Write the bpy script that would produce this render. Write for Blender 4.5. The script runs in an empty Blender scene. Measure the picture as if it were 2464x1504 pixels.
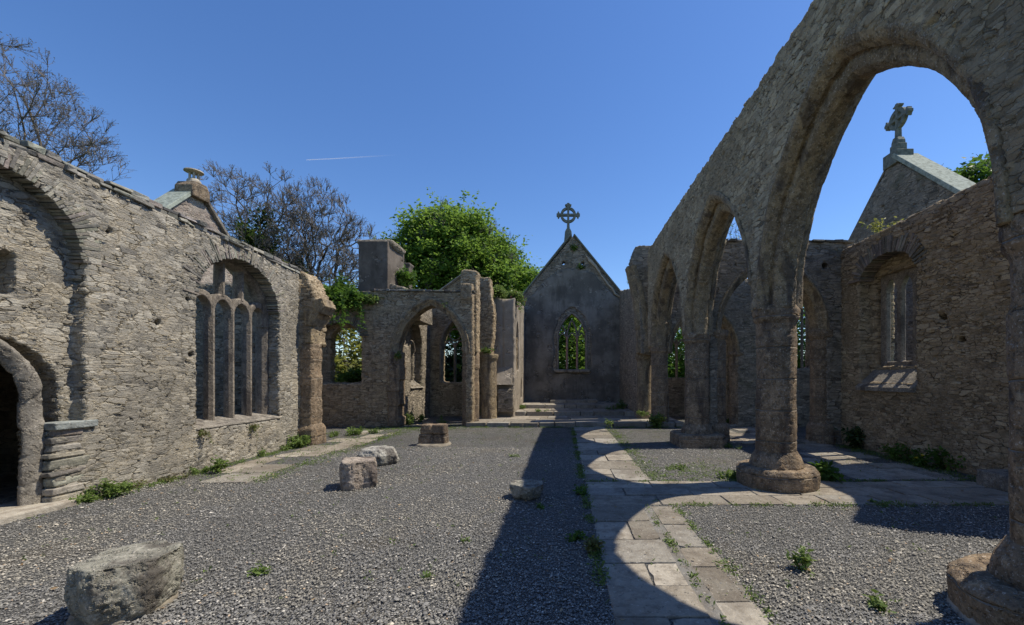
import bpy, bmesh, math, random
import numpy as np
from mathutils import Vector, noise
from mathutils.geometry import tessellate_polygon
SC = bpy.context.scene
COL = SC.collection
R = math.radians
rnd = random.Random(7)

# ------------------------------------------------------------------ camera
cam_d = bpy.data.cameras.new('camera'); cam = bpy.data.objects.new('camera', cam_d); COL.objects.link(cam)
cam.location = (0, 0, 1.6); cam.rotation_euler = (R(90), 0, 0)
cam_d.sensor_width = 36; cam_d.lens = 36*1000/2464
cam_d.shift_x = -(1355-1232)/2464; cam_d.shift_y = (909-752)/2464
cam_d.clip_end = 5000; cam_d.clip_start = 0.05
SC.camera = cam

# ------------------------------------------------------------------ light
SUN = Vector((.60, .13, 1.0)).normalized()
ld = bpy.data.lights.new('sun', 'SUN'); lo = bpy.data.objects.new('sun', ld); COL.objects.link(lo)
ld.energy = 4.0; ld.angle = R(.53); ld.color = (1, .925, .79)
lo.rotation_euler = (-SUN).to_track_quat('-Z', 'Y').to_euler()
w = bpy.data.worlds.new('World'); SC.world = w; w.use_nodes = True
nt = w.node_tree; nt.nodes.clear()
sky = nt.nodes.new('ShaderNodeTexSky'); sky.sky_type = 'NISHITA'; sky.sun_disc = False
sky.sun_elevation = math.asin(SUN.z); sky.sun_rotation = math.atan2(SUN.x, SUN.y)
sky.altitude = 0; sky.air_density = 1.0; sky.dust_density = .15; sky.ozone_density = 3.2
bg = nt.nodes.new('ShaderNodeBackground'); bg.inputs[1].default_value = .132
wo = nt.nodes.new('ShaderNodeOutputWorld')
hs = nt.nodes.new('ShaderNodeHueSaturation'); hs.inputs['Saturation'].default_value = 1.2; hs.inputs['Hue'].default_value = .508; hs.inputs['Value'].default_value = .93
nt.links.new(sky.outputs[0], hs.inputs['Color']); nt.links.new(hs.outputs[0], bg.inputs[0]); nt.links.new(bg.outputs[0], wo.inputs[0])
SC.view_settings.view_transform = 'Standard'; SC.view_settings.look = 'None'
SC.view_settings.exposure = .47; SC.view_settings.gamma = 1

# ------------------------------------------------------------------ node helpers
class NT:
    def __init__(s, name, rough=.9, spec=.25):
        s.m = bpy.data.materials.new(name); s.m.use_nodes = True
        s.t = s.m.node_tree; s.b = s.t.nodes['Principled BSDF']
        s.out = s.t.nodes['Material Output']
        s.b.inputs['Roughness'].default_value = rough
        s.b.inputs['Specular IOR Level'].default_value = spec
    def n(s, typ, **kw):
        nd = s.t.nodes.new('ShaderNode'+typ)
        for k, v in kw.items(): setattr(nd, k, v)
        return nd
    def l(s, a, b): s.t.links.new(a, b)
    def put(s, sock, v):
        if isinstance(v, (int, float)): sock.default_value = v
        elif isinstance(v, (tuple, list)): sock.default_value = v
        else: s.l(v, sock)
    def coord(s): return s.n('TexCoord').outputs['Object']
    def math(s, op, a, b=0.0, c=None, clamp=False):
        nd = s.n('Math', operation=op, use_clamp=clamp)
        s.put(nd.inputs[0], a); s.put(nd.inputs[1], b)
        if c is not None: s.put(nd.inputs[2], c)
        return nd.outputs[0]
    def vmath(s, op, a, b):
        nd = s.n('VectorMath', operation=op); s.put(nd.inputs[0], a); s.put(nd.inputs[1], b)
        return nd.outputs[0]
    def noise(s, v, scale, detail=3, rough=.55, col=False, dist=0):
        nd = s.n('TexNoise'); s.l(v, nd.inputs['Vector'])
        nd.inputs['Scale'].default_value = scale; nd.inputs['Detail'].default_value = detail
        nd.inputs['Roughness'].default_value = rough; nd.inputs['Distortion'].default_value = dist
        return nd.outputs['Color' if col else 'Fac']
    def vor(s, v, scale, feat='F1', out='Distance', rand=1):
        nd = s.n('TexVoronoi', feature=feat); s.l(v, nd.inputs['Vector'])
        nd.inputs['Scale'].default_value = scale; nd.inputs['Randomness'].default_value = rand
        return nd.outputs[out]
    def ramp(s, v, stops, interp='LINEAR'):
        nd = s.n('ValToRGB'); cr = nd.color_ramp; cr.interpolation = interp
        while len(cr.elements) < len(stops): cr.elements.new(.5)
        for e, (p, c) in zip(cr.elements, stops):
            e.position = p; e.color = (c, c, c, 1) if isinstance(c, (int, float)) else (*c, 1)
        s.l(v, nd.inputs[0]); return nd.outputs[0]
    def smooth(s, v, a, b, c=0.0, d=1.0):
        nd = s.n('MapRange', interpolation_type='SMOOTHSTEP'); s.put(nd.inputs[0], v)
        nd.inputs[1].default_value = a; nd.inputs[2].default_value = b
        nd.inputs[3].default_value = c; nd.inputs[4].default_value = d
        return nd.outputs[0]
    def mix(s, f, a, b, mode='MIX'):
        nd = s.n('Mix', data_type='RGBA', blend_type=mode)
        s.put(nd.inputs[0], f)
        for i, v in ((6, a), (7, b)):
            if isinstance(v, tuple) and len(v) == 3: v = (*v, 1)
            s.put(nd.inputs[i], v)
        return nd.outputs[2]
    def bump(s, h, strength=1, dist=.01):
        nd = s.n('Bump'); nd.inputs['Strength'].default_value = strength; nd.inputs['Distance'].default_value = dist
        s.l(h, nd.inputs['Height']); s.l(nd.outputs[0], s.b.inputs['Normal'])
    def disp(s, h, scale, mid=.5):
        nd = s.n('Displacement'); nd.inputs['Scale'].default_value = scale; nd.inputs['Midlevel'].default_value = mid
        s.l(h, nd.inputs['Height']); s.l(nd.outputs[0], s.out.inputs['Displacement'])
        s.m.displacement_method = 'BOTH'
    def color(s, c): s.put(s.b.inputs['Base Color'], c)

def rubble(name, dark, mid, light, mortar, cell=(3.6, 3.6, 11), d=.05, gap=(.03, .17), moss=.0, pit=.5, flush=.5, joint_shade=0):
    s = NT(name, .92, .2); co = s.coord()
    wv = s.vmath('MULTIPLY', s.vmath('SUBTRACT', s.noise(co, 1.3, 2, col=True), (.5, .5, .5)), (.13, .13, .075))
    wf = s.vmath('MULTIPLY', s.vmath('SUBTRACT', s.noise(co, 11, 4, .65, col=True), (.5, .5, .5)), (.075, .075, .03))
    p = s.vmath('ADD', s.vmath('ADD', co, wv), wf)
    def cells(v):
        a = s.n('TexVoronoi', feature='F1', distance='MINKOWSKI'); b = s.n('TexVoronoi', feature='F2', distance='MINKOWSKI')
        for q in (a, b): s.l(v, q.inputs['Vector']); q.inputs['Scale'].default_value = 1; q.inputs['Exponent'].default_value = 3.5; q.inputs['Randomness'].default_value = .85
        sep = s.n('SeparateColor'); s.l(a.outputs['Color'], sep.inputs[0])
        e = s.math('SUBTRACT', b.outputs['Distance'], a.outputs['Distance'])
        dv = s.vmath('SUBTRACT', v, a.outputs['Position']); dt = s.n('VectorMath', operation='DOT_PRODUCT')
        s.l(dv, dt.inputs[0]); s.l(s.vmath('SUBTRACT', a.outputs['Color'], (.5, .5, .5)), dt.inputs[1])
        return e, sep.outputs[0], sep.outputs[1], dt.outputs['Value']
    A = cells(s.vmath('MULTIPLY', p, cell)); B = cells(s.vmath('MULTIPLY', p, (cell[0]*1.9, cell[1]*1.9, cell[2]*1.7)))
    msk = s.smooth(s.noise(co, 1.6, 3, .6), .47, .52)
    def mx(i):
        e = s.n('Mix', data_type='FLOAT'); s.l(msk, e.inputs[0]); s.l(A[i], e.inputs[2]); s.l(B[i], e.inputs[3]); return e.outputs[0]
    e, rr, ez, tl = mx(0), mx(1), mx(2), mx(3)
    fac = s.smooth(e, gap[0], gap[1])
    fl = s.math('MULTIPLY', s.smooth(s.noise(co, 3.1, 4, .65), .44, .56), flush)
    fine = s.noise(co, 34, 5, .68); layer = s.noise(s.vmath('MULTIPLY', co, (9, 9, 60)), 1, 3, .6)
    h = s.math('MULTIPLY', fac, s.math('MULTIPLY_ADD', ez, .6, .4))
    h = s.math('ADD', h, s.math('MULTIPLY', tl, .7))
    h = s.math('MAXIMUM', h, fl)
    h = s.math('ADD', h, s.math('MULTIPLY', s.math('SUBTRACT', fine, .5), .5))
    h = s.math('ADD', h, s.math('MULTIPLY', s.math('SUBTRACT', layer, .5), .25))
    if pit:
        hole = s.smooth(s.vor(s.vmath('MULTIPLY', p, (1.5, 1.5, 2.6)), 1, 'F1', 'Distance'), .05, .13, -pit*2.2, 0)
        h = s.math('ADD', h, hole)
    h = s.math('ADD', h, s.math('MULTIPLY', s.math('SUBTRACT', s.noise(co, 1.1, 2), .5), .5))
    s.disp(h, d, .6)
    stone = s.ramp(rr, [(0, dark), (.3, mid), (.65, mid), (1, light)])
    stone = s.mix(s.smooth(s.noise(co, 5, 4, .6), .45, .75), stone, light)
    stone = s.mix(s.math('MULTIPLY', s.smooth(fine, .5, .75), .6), stone, dark)
    mo = s.mix(s.smooth(s.noise(co, 2.3, 3), .42, .66), mortar, mid)
    c = s.mix(s.smooth(e, .02, .13), mo, stone)
    if joint_shade: c = s.mix(s.smooth(e, .0, .075, joint_shade, 0), c, (.035, .03, .025))  # crevice shade painted into the joint colour, too fine for the mesh relief
    c = s.mix(s.math('MULTIPLY', fl, .8), c, mo)
    c = s.mix(s.smooth(s.noise(co, .55, 3), .46, .68, 0, .45), c, tuple(x*.62 for x in mid))
    c = s.mix(s.smooth(s.noise(co, 17, 5, .7), .58, .68, 0, .5), c, tuple(x*.45 for x in mid))
    c = s.mix(s.smooth(s.noise(co, 46, 2), .66, .74, 0, .6), c, (.55, .52, .45))
    if moss:
        c = s.mix(s.math('MULTIPLY', s.smooth(s.noise(co, 2.2, 4), .56, .72), moss), c, (.05, .075, .02))
    s.color(c); return s.m

def granite(name, a, b, c3, d=.035, bumpd=.012, joint=0):
    s = NT(name, .85, .25); co = s.coord()
    n1 = s.noise(co, 3.2, 4, .6); n2 = s.noise(co, 26, 5, .7); n3 = s.vor(co, 55, 'F1', 'Distance')
    c = s.mix(s.smooth(n1, .38, .62), a, b)
    c = s.mix(s.smooth(s.noise(co, 9, 4, .7), .5, .72), c, c3)
    c = s.mix(s.smooth(n2, .52, .66, 0, .8), c, (.06, .05, .04))
    c = s.mix(s.smooth(s.noise(co, 48, 4, .7), .57, .66, 0, .8), c, (.5, .45, .38))
    st = s.noise(s.vmath('MULTIPLY', co, (5, 5, .9)), 1, 3)
    c = s.mix(s.smooth(st, .53, .66, 0, .65), c, (.055, .043, .038))
    pit_ = s.smooth(s.noise(co, 13, 4, .7), .36, .5, -.55, 0)
    h = s.math('ADD', s.math('ADD', s.math('MULTIPLY', s.noise(co, 4.5, 4, .6), 1.0), s.math('MULTIPLY', n2, .6)), pit_)
    c = s.mix(s.smooth(s.noise(co, 13, 4, .7), .36, .47, .6, 0), c, tuple(x*.4 for x in b))
    if joint:
        sx = s.n('SeparateXYZ'); s.l(s.vmath('ADD', co, s.vmath('MULTIPLY', s.noise(co, 3, 1, col=True), (0, 0, .05))), sx.inputs[0])
        fr = s.math('FRACT', s.math('MULTIPLY', sx.outputs[2], 1/joint))
        j = s.smooth(s.math('ABSOLUTE', s.math('SUBTRACT', fr, .5)), .0, .022, -1.6, 0)
        h = s.math('ADD', h, j)
        c = s.mix(s.smooth(s.math('ABSOLUTE', s.math('SUBTRACT', fr, .5)), .0, .03, .7, 0), c, (.32, .28, .23))
    s.disp(h, d, .62); s.color(c); return s.m

def plaster(name, a, b, dark):
    s = NT(name, .93, .15); co = s.coord()
    c = s.mix(s.smooth(s.noise(co, 1.3, 4, .6), .4, .62), a, b)
    c = s.mix(s.smooth(s.noise(s.vmath('MULTIPLY', co, (2.2, 2.2, .6)), 1, 5, .7), .48, .72, 0, .6), c, dark)
    c = s.mix(s.smooth(s.noise(co, 18, 4, .7), .58, .75, 0, .5), c, dark)
    c = s.mix(s.smooth(s.noise(co, 7, 4, .7), .62, .7, 0, .45), c, tuple(min(1, x*1.7) for x in b))
    ex = s.smooth(s.noise(co, 1.9, 5, .7), .57, .62)
    st = s.vor(s.vmath('MULTIPLY', co, (4, 4, 13)), 1, 'DISTANCE_TO_EDGE')
    c = s.mix(ex, c, s.mix(s.smooth(st, 0, .1), dark, tuple(min(1, x*1.25) for x in b)))
    c = s.mix(s.smooth(s.noise(s.vmath('MULTIPLY', co, (.9, .9, .9)), 1, 3, .5), .45, .6, 0, .35), c, tuple(x*.6 for x in a))
    s.color(c)
    h = s.math('ADD', s.noise(co, 3, 5, .65), s.math('MULTIPLY', s.noise(co, 30, 4, .7), .4))
    h = s.math('ADD', h, s.math('MULTIPLY', ex, s.math('SUBTRACT', s.math('MULTIPLY', s.smooth(st, 0, .14), .7), 1.0)))
    s.disp(h, .03, .6); return s.m

def attr_mat(name, bumpscale=20, bd=.01, rough=.9, dirt=(.08, .08, .07), spots=True, gain=1):
    """stone whose own colour comes from the per-stone attribute"""
    s = NT(name, rough, .2); co = s.coord()
    at = s.n('Attribute', attribute_name='tint')
    c = s.mix(s.smooth(s.noise(co, bumpscale*.4, 5, .65), .45, .7, 0, .55), at.outputs['Color'], dirt)
    if spots:
        c = s.mix(s.smooth(s.noise(co, bumpscale*1.7, 4, .6), .6, .68, 0, .55), c, (.55, .5, .43))
        c = s.mix(s.smooth(s.noise(co, bumpscale*1.1, 4, .6), .6, .7, 0, .6), c, (.05, .05, .045))
    c = s.mix(s.smooth(s.noise(co, 2.1, 5, .65), .45, .62, 0, .5), c, dirt)
    s.color(c)
    s.bump(s.math('ADD', s.noise(co, bumpscale, 6, .7), s.math('MULTIPLY', s.noise(co, bumpscale*.25, 3), 1.5)), 1, bd)
    return s.m

def leaf_mat(name, a, b, trans=.45):
    s = NT(name, .55, .3)
    at = s.n('Attribute', attribute_name='tint'); sep = s.n('SeparateColor'); s.l(at.outputs['Color'], sep.inputs[0])
    c = s.mix(sep.outputs[0], a, b); s.color(c)
    tr = s.n('BsdfTranslucent'); s.l(s.mix(.5, c, tuple(min(1, x*1.5) for x in b)), tr.inputs[0])
    mx = s.n('MixShader'); mx.inputs[0].default_value = trans
    s.l(s.b.outputs[0], mx.inputs[1]); s.l(tr.outputs[0], mx.inputs[2]); s.l(mx.outputs[0], s.out.inputs[0])
    return s.m

def simple(name, c, rough=.9, ns=8, c2=None, bd=.01):
    s = NT(name, rough, .2); co = s.coord()
    c2 = c2 or tuple(x*.6 for x in c)
    s.color(s.mix(s.smooth(s.noise(co, ns, 5, .65), .4, .65), c, c2)); s.bump(s.noise(co, ns*2.5, 5, .7), 1, bd); return s.m

M = {}
M['north'] = rubble('sunlit_rubble', (.11, .103, .093), (.285, .26, .215), (.44, .405, .335), (.46, .395, .29), d=.04, cell=(4.3, 4.3, 13.5), gap=(.02, .13), flush=.38, joint_shade=.85)
M['brown'] = rubble('brown_rubble', (.115, .088, .058), (.32, .247, .16), (.52, .42, .28), (.4, .312, .195), cell=(4.2, 4.2, 13), d=.04, gap=(.02, .1), flush=.35, joint_shade=.9)
M['arcade'] = rubble('arcade_rubble', (.125, .098, .064), (.345, .278, .182), (.54, .45, .305), (.42, .335, .215), cell=(4.6, 4.6, 14), d=.038, gap=(.02, .1), flush=.35, pit=.4, joint_shade=.8)
M['grey'] = rubble('grey_rubble', (.08, .07, .056), (.24, .207, .16), (.42, .36, .28), (.3, .255, .195), cell=(3.6, 3.6, 13), d=.038, gap=(.02, .1), flush=.35, moss=.2, joint_shade=.85)
M['roofgable'] = rubble('gable_rubble', (.17, .14, .125), (.32, .26, .22), (.46, .41, .35), (.42, .37, .3), cell=(3.4, 3.4, 11), d=.05, pit=.2)
M['granite'] = granite('brown_granite', (.28, .2, .125), (.165, .122, .08), (.37, .285, .185), d=.02, joint=.46)
M['arch'] = granite('arch_stone', (.31, .235, .135), (.2, .155, .1), (.39, .305, .19), d=.016)
M['greyst'] = granite('grey_dressed_stone', (.27, .24, .195), (.19, .17, .14), (.36, .325, .27), d=.012)
M['tracery'] = granite('tracery_stone', (.25, .21, .165), (.17, .145, .115), (.34, .29, .23), d=.008)
M['redtr'] = granite('reddish_mullion_stone', (.42, .24, .17), (.34, .2, .15), (.44, .3, .23), d=.008)
M['plaster'] = plaster('weathered_render', (.135, .122, .104), (.235, .212, .18), (.055, .05, .042))
M['chim'] = plaster('brown_render', (.12, .1, .082), (.18, .152, .125), (.055, .046, .038))
M['plight'] = plaster('pale_render', (.26, .225, .18), (.36, .31, .25), (.12, .105, .085))
M['slate'] = attr_mat('slate_stone', 22, .012)
M['flag'] = attr_mat('flagstone', 24, .012, dirt=(.13, .105, .08))
M['rock'] = granite('boulder_stone', (.27, .26, .21), (.19, .18, .145), (.37, .35, .29), d=.02)
M['rock2'] = granite('brown_block_stone', (.36, .3, .24), (.28, .23, .19), (.43, .37, .3), d=.02)
M['leafivy'] = leaf_mat('ivy', (.04, .075, .015), (.1, .15, .03), .3)
M['footdirt'] = simple('dirty_cement', (.27, .235, .18), .95, 6, (.15, .13, .1), .02)
M['palerock'] = granite('pale_stone', (.4, .38, .33), (.31, .295, .25), (.48, .46, .4), d=.02)
M['cross'] = simple('cross_stone', (.2, .21, .18), .9, 9, (.12, .13, .11))
M['crosspale'] = simple('lichen_cross_stone', (.34, .37, .31), .9, 9, (.2, .22, .18))
M['mortar'] = simple('cement_foot', (.42, .38, .31), .95, 6, (.28, .24, .19), .02)
M['bark'] = simple('bark', (.13, .11, .085), .95, 4, (.06, .05, .04), .02)
M['twig'] = simple('twig_bark', (.165, .15, .14), .95, 4, (.11, .1, .092), .01)
M['leafbright'] = leaf_mat('fresh_leaves', (.06, .125, .018), (.2, .31, .05), .5)
M['leafmid'] = leaf_mat('mid_leaves', (.04, .09, .012), (.11, .2, .03), .4)
M['leafdark'] = leaf_mat('ivy_leaves', (.018, .04, .01), (.05, .085, .02), .2)
M['bud'] = leaf_mat('opening_buds', (.14, .12, .095), (.19, .175, .12), .3)
M['young'] = leaf_mat('young_leaves', (.13, .14, .03), (.26, .27, .06), .4)
M['weed'] = leaf_mat('weed_leaves', (.07, .12, .025), (.18, .25, .06), .35)
M['litter'] = leaf_mat('dry_leaves', (.2, .13, .07), (.34, .25, .14), .1)
M['redweed'] = leaf_mat('reddish_leaves', (.1, .07, .035), (.17, .2, .06), .3)
M['petal'] = simple('pink_petals', (.5, .1, .2), .7, 5, (.4, .08, .16))
M['ypetal'] = simple('yellow_petals', (.7, .5, .03), .7, 5, (.6, .4, .02))
M['palest'] = simple('lichened_finial_stone', (.45, .4, .32), .9, 9, (.3, .26, .2))

# ------------------------------------------------------------------ object helpers
def link(name, me, parent=None, mat=None):
    o = bpy.data.objects.new(name, me); COL.objects.link(o)
    if mat is not None:
        me.materials.clear(); me.materials.append(M[mat] if isinstance(mat, str) else mat)
    if parent is not None:
        o.parent = parent
        L = parent.location.copy()
        if parent.parent: L = L + parent.parent.location
        me.transform(__import__('mathutils').Matrix.Translation(-L))
    return o
def tag(o, label=None, cat=None, group=None, kind=None):
    if label: o['label'] = label
    if cat: o['category'] = cat
    if group: o['group'] = group
    if kind: o['kind'] = kind
    return o
def thing(name, loc, label, cat, group=None):
    e = bpy.data.objects.new(name, None); COL.objects.link(e); e.location = loc; e.empty_display_size = .2
    return tag(e, label, cat, group)
def sub(name, parent):
    e = bpy.data.objects.new(name, None); COL.objects.link(e); e.parent = parent; return e

class MB:
    def __init__(s): s.v = []; s.f = []; s.c = []
    def add(s, vs, fs, col=None):
        n = len(s.v); s.v += [tuple(v) for v in vs]; s.f += [tuple(i+n for i in f) for f in fs]
        s.c += [col or (.3, .3, .3)]*len(vs)
    def box(s, c, h, col=None, jit=0, rot=None, rg=rnd):
        vs = []
        for x in (-1, 1):
            for y in (-1, 1):
                for z in (-1, 1):
                    v = Vector((x*h[0]*(1+rg.uniform(-jit, jit)), y*h[1]*(1+rg.uniform(-jit, jit)), z*h[2]*(1+rg.uniform(-jit, jit))))
                    if rot: v = rot @ v
                    vs.append(v+Vector(c))
        s.add(vs, [(0, 1, 3, 2), (4, 6, 7, 5), (0, 4, 5, 1), (2, 3, 7, 6), (0, 2, 6, 4), (1, 5, 7, 3)], col)
    def prism(s, axis, outline, a, b, holes=(), col=None):
        """polygon in (u,z) with holes, extruded along the axis from a to b"""
        loops = [list(outline)]+[list(h) for h in holes]
        tri = tessellate_polygon([[Vector((p[0], p[1], 0)) for p in l] for l in loops])
        flat = [p for l in loops for p in l]; n = len(flat)
        def P(p, d): return (d, p[0], p[1]) if axis == 'X' else ((p[0], d, p[1]) if axis == 'Y' else (p[0], p[1], d))
        vs = [P(p, a) for p in flat]+[P(p, b) for p in flat]
        fs = [tuple(t) for t in tri]+[tuple(i+n for i in reversed(t)) for t in tri]
        k = 0
        for l in loops:
            m = len(l)
            for i in range(m):
                j = (i+1) % m; fs.append((k+i, k+j, k+j+n, k+i+n))
            k += m
        s.add(vs, fs, col)
    def mesh(s, name, smooth=False, recalc=True):
        me = bpy.data.meshes.new(name); me.from_pydata(s.v, [], s.f); 
        at = me.color_attributes.new('tint', 'FLOAT_COLOR', 'POINT')
        at.data.foreach_set('color', np.array([(*c, 1) for c in s.c], dtype=np.float32).ravel())
        if recalc:
            bm = bmesh.new(); bm.from_mesh(me); bmesh.ops.recalc_face_normals(bm, faces=bm.faces); bm.to_mesh(me); bm.free()
        if smooth: me.polygons.foreach_set('use_smooth', [True]*len(me.polygons))
        return me
    def obj(s, name, mat, parent=None, voxel=None, bevel=None, smooth=False):
        me = s.mesh(name, smooth)
        if voxel:
            me = baked(me, voxel)
        if bevel:
            o = bpy.data.objects.new('tmp', me); COL.objects.link(o)
            m = o.modifiers.new('b', 'BEVEL'); m.width = bevel; m.segments = 2; m.limit_method = 'ANGLE'
            me = evald(o); 
        return link(name, me, parent, mat)
def evald(o):
    bpy.context.view_layer.update()
    dg = bpy.context.evaluated_depsgraph_get()
    me = bpy.data.meshes.new_from_object(o.evaluated_get(dg))
    old = o.data; bpy.data.objects.remove(o); bpy.data.meshes.remove(old); return me
def baked(me, voxel):
    o = bpy.data.objects.new('tmp', me); COL.objects.link(o)
    m = o.modifiers.new('r', 'REMESH'); m.mode = 'VOXEL'; m.voxel_size = voxel; m.use_smooth_shade = True
    return evald(o)

def arch(u0, u1, zs, za, n=14):
    """points of an arch from (u0,zs) over the apex to (u1,zs)"""
    h = (u1-u0)/2; r_ = za-zs; um = (u0+u1)/2
    if r_ > h*1.03:
        Rr = (h*h+r_*r_)/(2*h); a = math.asin(min(1, r_/Rr)); L = []
        for i in range(n+1):
            t = a*i/n; L.append((u0+Rr-Rr*math.cos(t), zs+Rr*math.sin(t)))
        return L+[(u0+u1-p[0], p[1]) for p in reversed(L[:-1])]
    return [(um-h*math.cos(math.pi*i/(2*n)), zs+r_*math.sin(math.pi*i/(2*n))) for i in range(2*n+1)]
def opening(u0, u1, z0, zs, za, n=14): return [(u0, z0)]+arch(u0, u1, zs, za, n)+[(u1, z0)]
def rag(poly, step, amp, seed=1, skipz=-9):
    rg = random.Random(seed); out = []
    for i, p in enumerate(poly):
        q = poly[(i+1) % len(poly)]; d = math.dist(p, q); k = max(1, int(d/step))
        for j in range(k):
            t = j/k; x, z = p[0]+(q[0]-p[0])*t, p[1]+(q[1]-p[1])*t
            if z > skipz: x += rg.uniform(-amp, amp); z += rg.uniform(-amp, amp)
            out.append((x, z))
    return out
def resample(path, n):
    L = [0]
    for a, b in zip(path, path[1:]): L.append(L[-1]+math.dist(a, b))
    out = []
    k = 0
    for i in range(n+1):
        s_ = L[-1]*i/n
        while k < len(path)-2 and L[k+1] < s_: k += 1
        t = (s_-L[k])/max(1e-9, L[k+1]-L[k]); a, b = path[k], path[k+1]
        out.append((a[0]+(b[0]-a[0])*t, a[1]+(b[1]-a[1])*t))
    return out
def moulding(mb, axis, inner, outer, prof, nv, gap=.006, jit=.012, seed=3, fine=3):
    """voussoirs swept between two paths; prof = list of (depth, r) with r 0..1 inner..outer"""
    rg = random.Random(seed); N = nv*fine; I = resample(inner, N); O = resample(outer, N)
    def pt(k, d, r, o):
        x = I[k][0]+(O[k][0]-I[k][0])*r; z = I[k][1]+(O[k][1]-I[k][1])*r
        return (d+o, x, z) if axis == 'X' else (x, d+o, z)
    m = len(prof)
    for v in range(nv):
        dr = rg.uniform(-jit, jit)*2; do = rg.uniform(-jit, jit)
        t = .25+rg.random()*.2; col = tuple(x*rg.uniform(.8, 1.15) for x in (.3, .25, .19))
        vs = []; fs = []
        for k in range(fine+1):
            kk = v*fine+k
            for d, r in prof:
                p = Vector(pt(kk, d, r+(dr if r < .9 else 0), do))
                if k in (0, fine):
                    q = Vector(pt(v*fine+fine//2, d, r, do)); e = (q-p)
                    if e.length > 0: p = p+e.normalized()*gap
                vs.append(p)
        for k in range(fine):
            for i in range(m):
                j = (i+1) % m; fs.append((k*m+i, k*m+j, (k+1)*m+j, (k+1)*m+i))
        fs.append(tuple(range(m-1, -1, -1))); fs.append(tuple(fine*m+i for i in range(m)))
        mb.add(vs, fs, col)
def bar(mb, axis, path, pos, wd, dp, col=None, ch=.3):
    """moulded bar of width wd, depth dp following a path in the wall's plane"""
    prof = [(-dp/2, -wd*(.5-ch)), (-dp/2, wd*(.5-ch)), (-dp*.18, wd/2), (dp*.18, wd/2), (dp/2, wd*(.5-ch)), (dp/2, -wd*(.5-ch)), (dp*.18, -wd/2), (-dp*.18, -wd/2)]
    m = len(prof); vs = []; fs = []; n = len(path)
    for i, p in enumerate(path):
        a = path[max(0, i-1)]; b = path[min(n-1, i+1)]
        t = Vector((b[0]-a[0], b[1]-a[1])).normalized(); nn = Vector((-t.y, t.x))
        for d, s_ in prof:
            x = p[0]+nn.x*s_; z = p[1]+nn.y*s_
            vs.append((pos+d, x, z) if axis == 'X' else (x, pos+d, z))
    for i in range(n-1):
        for j in range(m):
            k = (j+1) % m; fs.append((i*m+j, i*m+k, (i+1)*m+k, (i+1)*m+j))
    fs.append(tuple(range(m-1, -1, -1))); fs.append(tuple((n-1)*m+j for j in range(m)))
    mb.add(vs, fs, col)
def slatecol(rg, base=(.27, .25, .21)):
    k = rg.uniform(.6, 1.35); return tuple(x*k*rg.uniform(.94, 1.06) for x in base)
def capstones(mb, axis, path, a, b, seed, h=(.035, .07), lay=2, base=(.27, .25, .21)):
    """ragged flat stones bedded along a wall top; path in (u,z), across from a to b"""
    rg = random.Random(seed)
    for L in range(lay):
        for (u0, z0), (u1, z1) in zip(path, path[1:]):
            D = math.dist((u0, z0), (u1, z1)); ang = math.atan2(z1-z0, u1-u0); t = 0
            while t < D:
                ln = rg.uniform(.12, .34); ln = min(ln, D-t+.05); hh = rg.uniform(*h)
                s_ = (t+ln/2)/D; u = u0+(u1-u0)*s_; z = z0+(z1-z0)*s_+L*.07+hh*.4
                for (p, q) in ((a, (a+b)/2), ((a+b)/2, b)):
                    c = (p+q)/2+rg.uniform(-.03, .03); hw = abs(q-p)/2+rg.uniform(-.01, .05)
                    al = ang+rg.uniform(-.02, .02)
                    from mathutils import Matrix
                    if axis == 'X': mb.box((c, u, z), (hw, ln/2-.006, hh), slatecol(rg, base), .12, Matrix.Rotation(al, 3, 'X'), rg)
                    else: mb.box((u, c, z), (ln/2-.006, hw, hh), slatecol(rg, base), .12, Matrix.Rotation(-al, 3, 'Y'), rg)
                t += ln
def voussoirs(mb, axis, path, pos, proud, length, wd, seed, depth=.25, base=(.3, .275, .225)):
    """thin slates set on edge round an arch"""
    from mathutils import Matrix
    rg = random.Random(seed); tot = sum(math.dist(a, b) for a, b in zip(path, path[1:])); n = int(tot/wd)
    P = resample(path, n)
    um = (path[0][0]+path[-1][0])/2; zm = path[0][1]
    for i in range(n):
        a, b = P[i], P[i+1]; t = Vector((b[0]-a[0], b[1]-a[1])).normalized(); nn = Vector((-t.y, t.x))
        if nn.dot(Vector((a[0]-um, a[1]-zm+.3))) < 0: nn = -nn
        ln = length*rg.uniform(.7, 1.2); c = Vector(((a[0]+b[0])/2, (a[1]+b[1])/2))+nn*(ln/2-.02-rg.uniform(0, .03))
        hw = math.dist(a, b)/2*rg.uniform(.8, .98); pr = proud*rg.uniform(.2, 1.2)
        jt = rg.uniform(-.08, .08); nn = Vector((nn.x*math.cos(jt)-nn.y*math.sin(jt), nn.x*math.sin(jt)+nn.y*math.cos(jt)))
        tt = Vector((nn.y, -nn.x))
        sgn = 1 if proud > 0 else -1
        vs = []
        for dd in (pos-sgn*depth, pos+pr):
            for x, y in ((-1, -1), (1, -1), (1, 1), (-1, 1)):
                wj = hw*(1.0 if y < 0 else 1.12)*rg.uniform(.85, 1.05)
                q = c+nn*(y*ln/2)+tt*(x*wj); vs.append((dd, q.x, q.y) if axis == 'X' else (q.x, dd, q.y))
        mb.add(vs, [(0, 3, 2, 1), (4, 5, 6, 7), (0, 1, 5, 4), (1, 2, 6, 5), (2, 3, 7, 6), (3, 0, 4, 7)], slatecol(rg, base))

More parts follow.
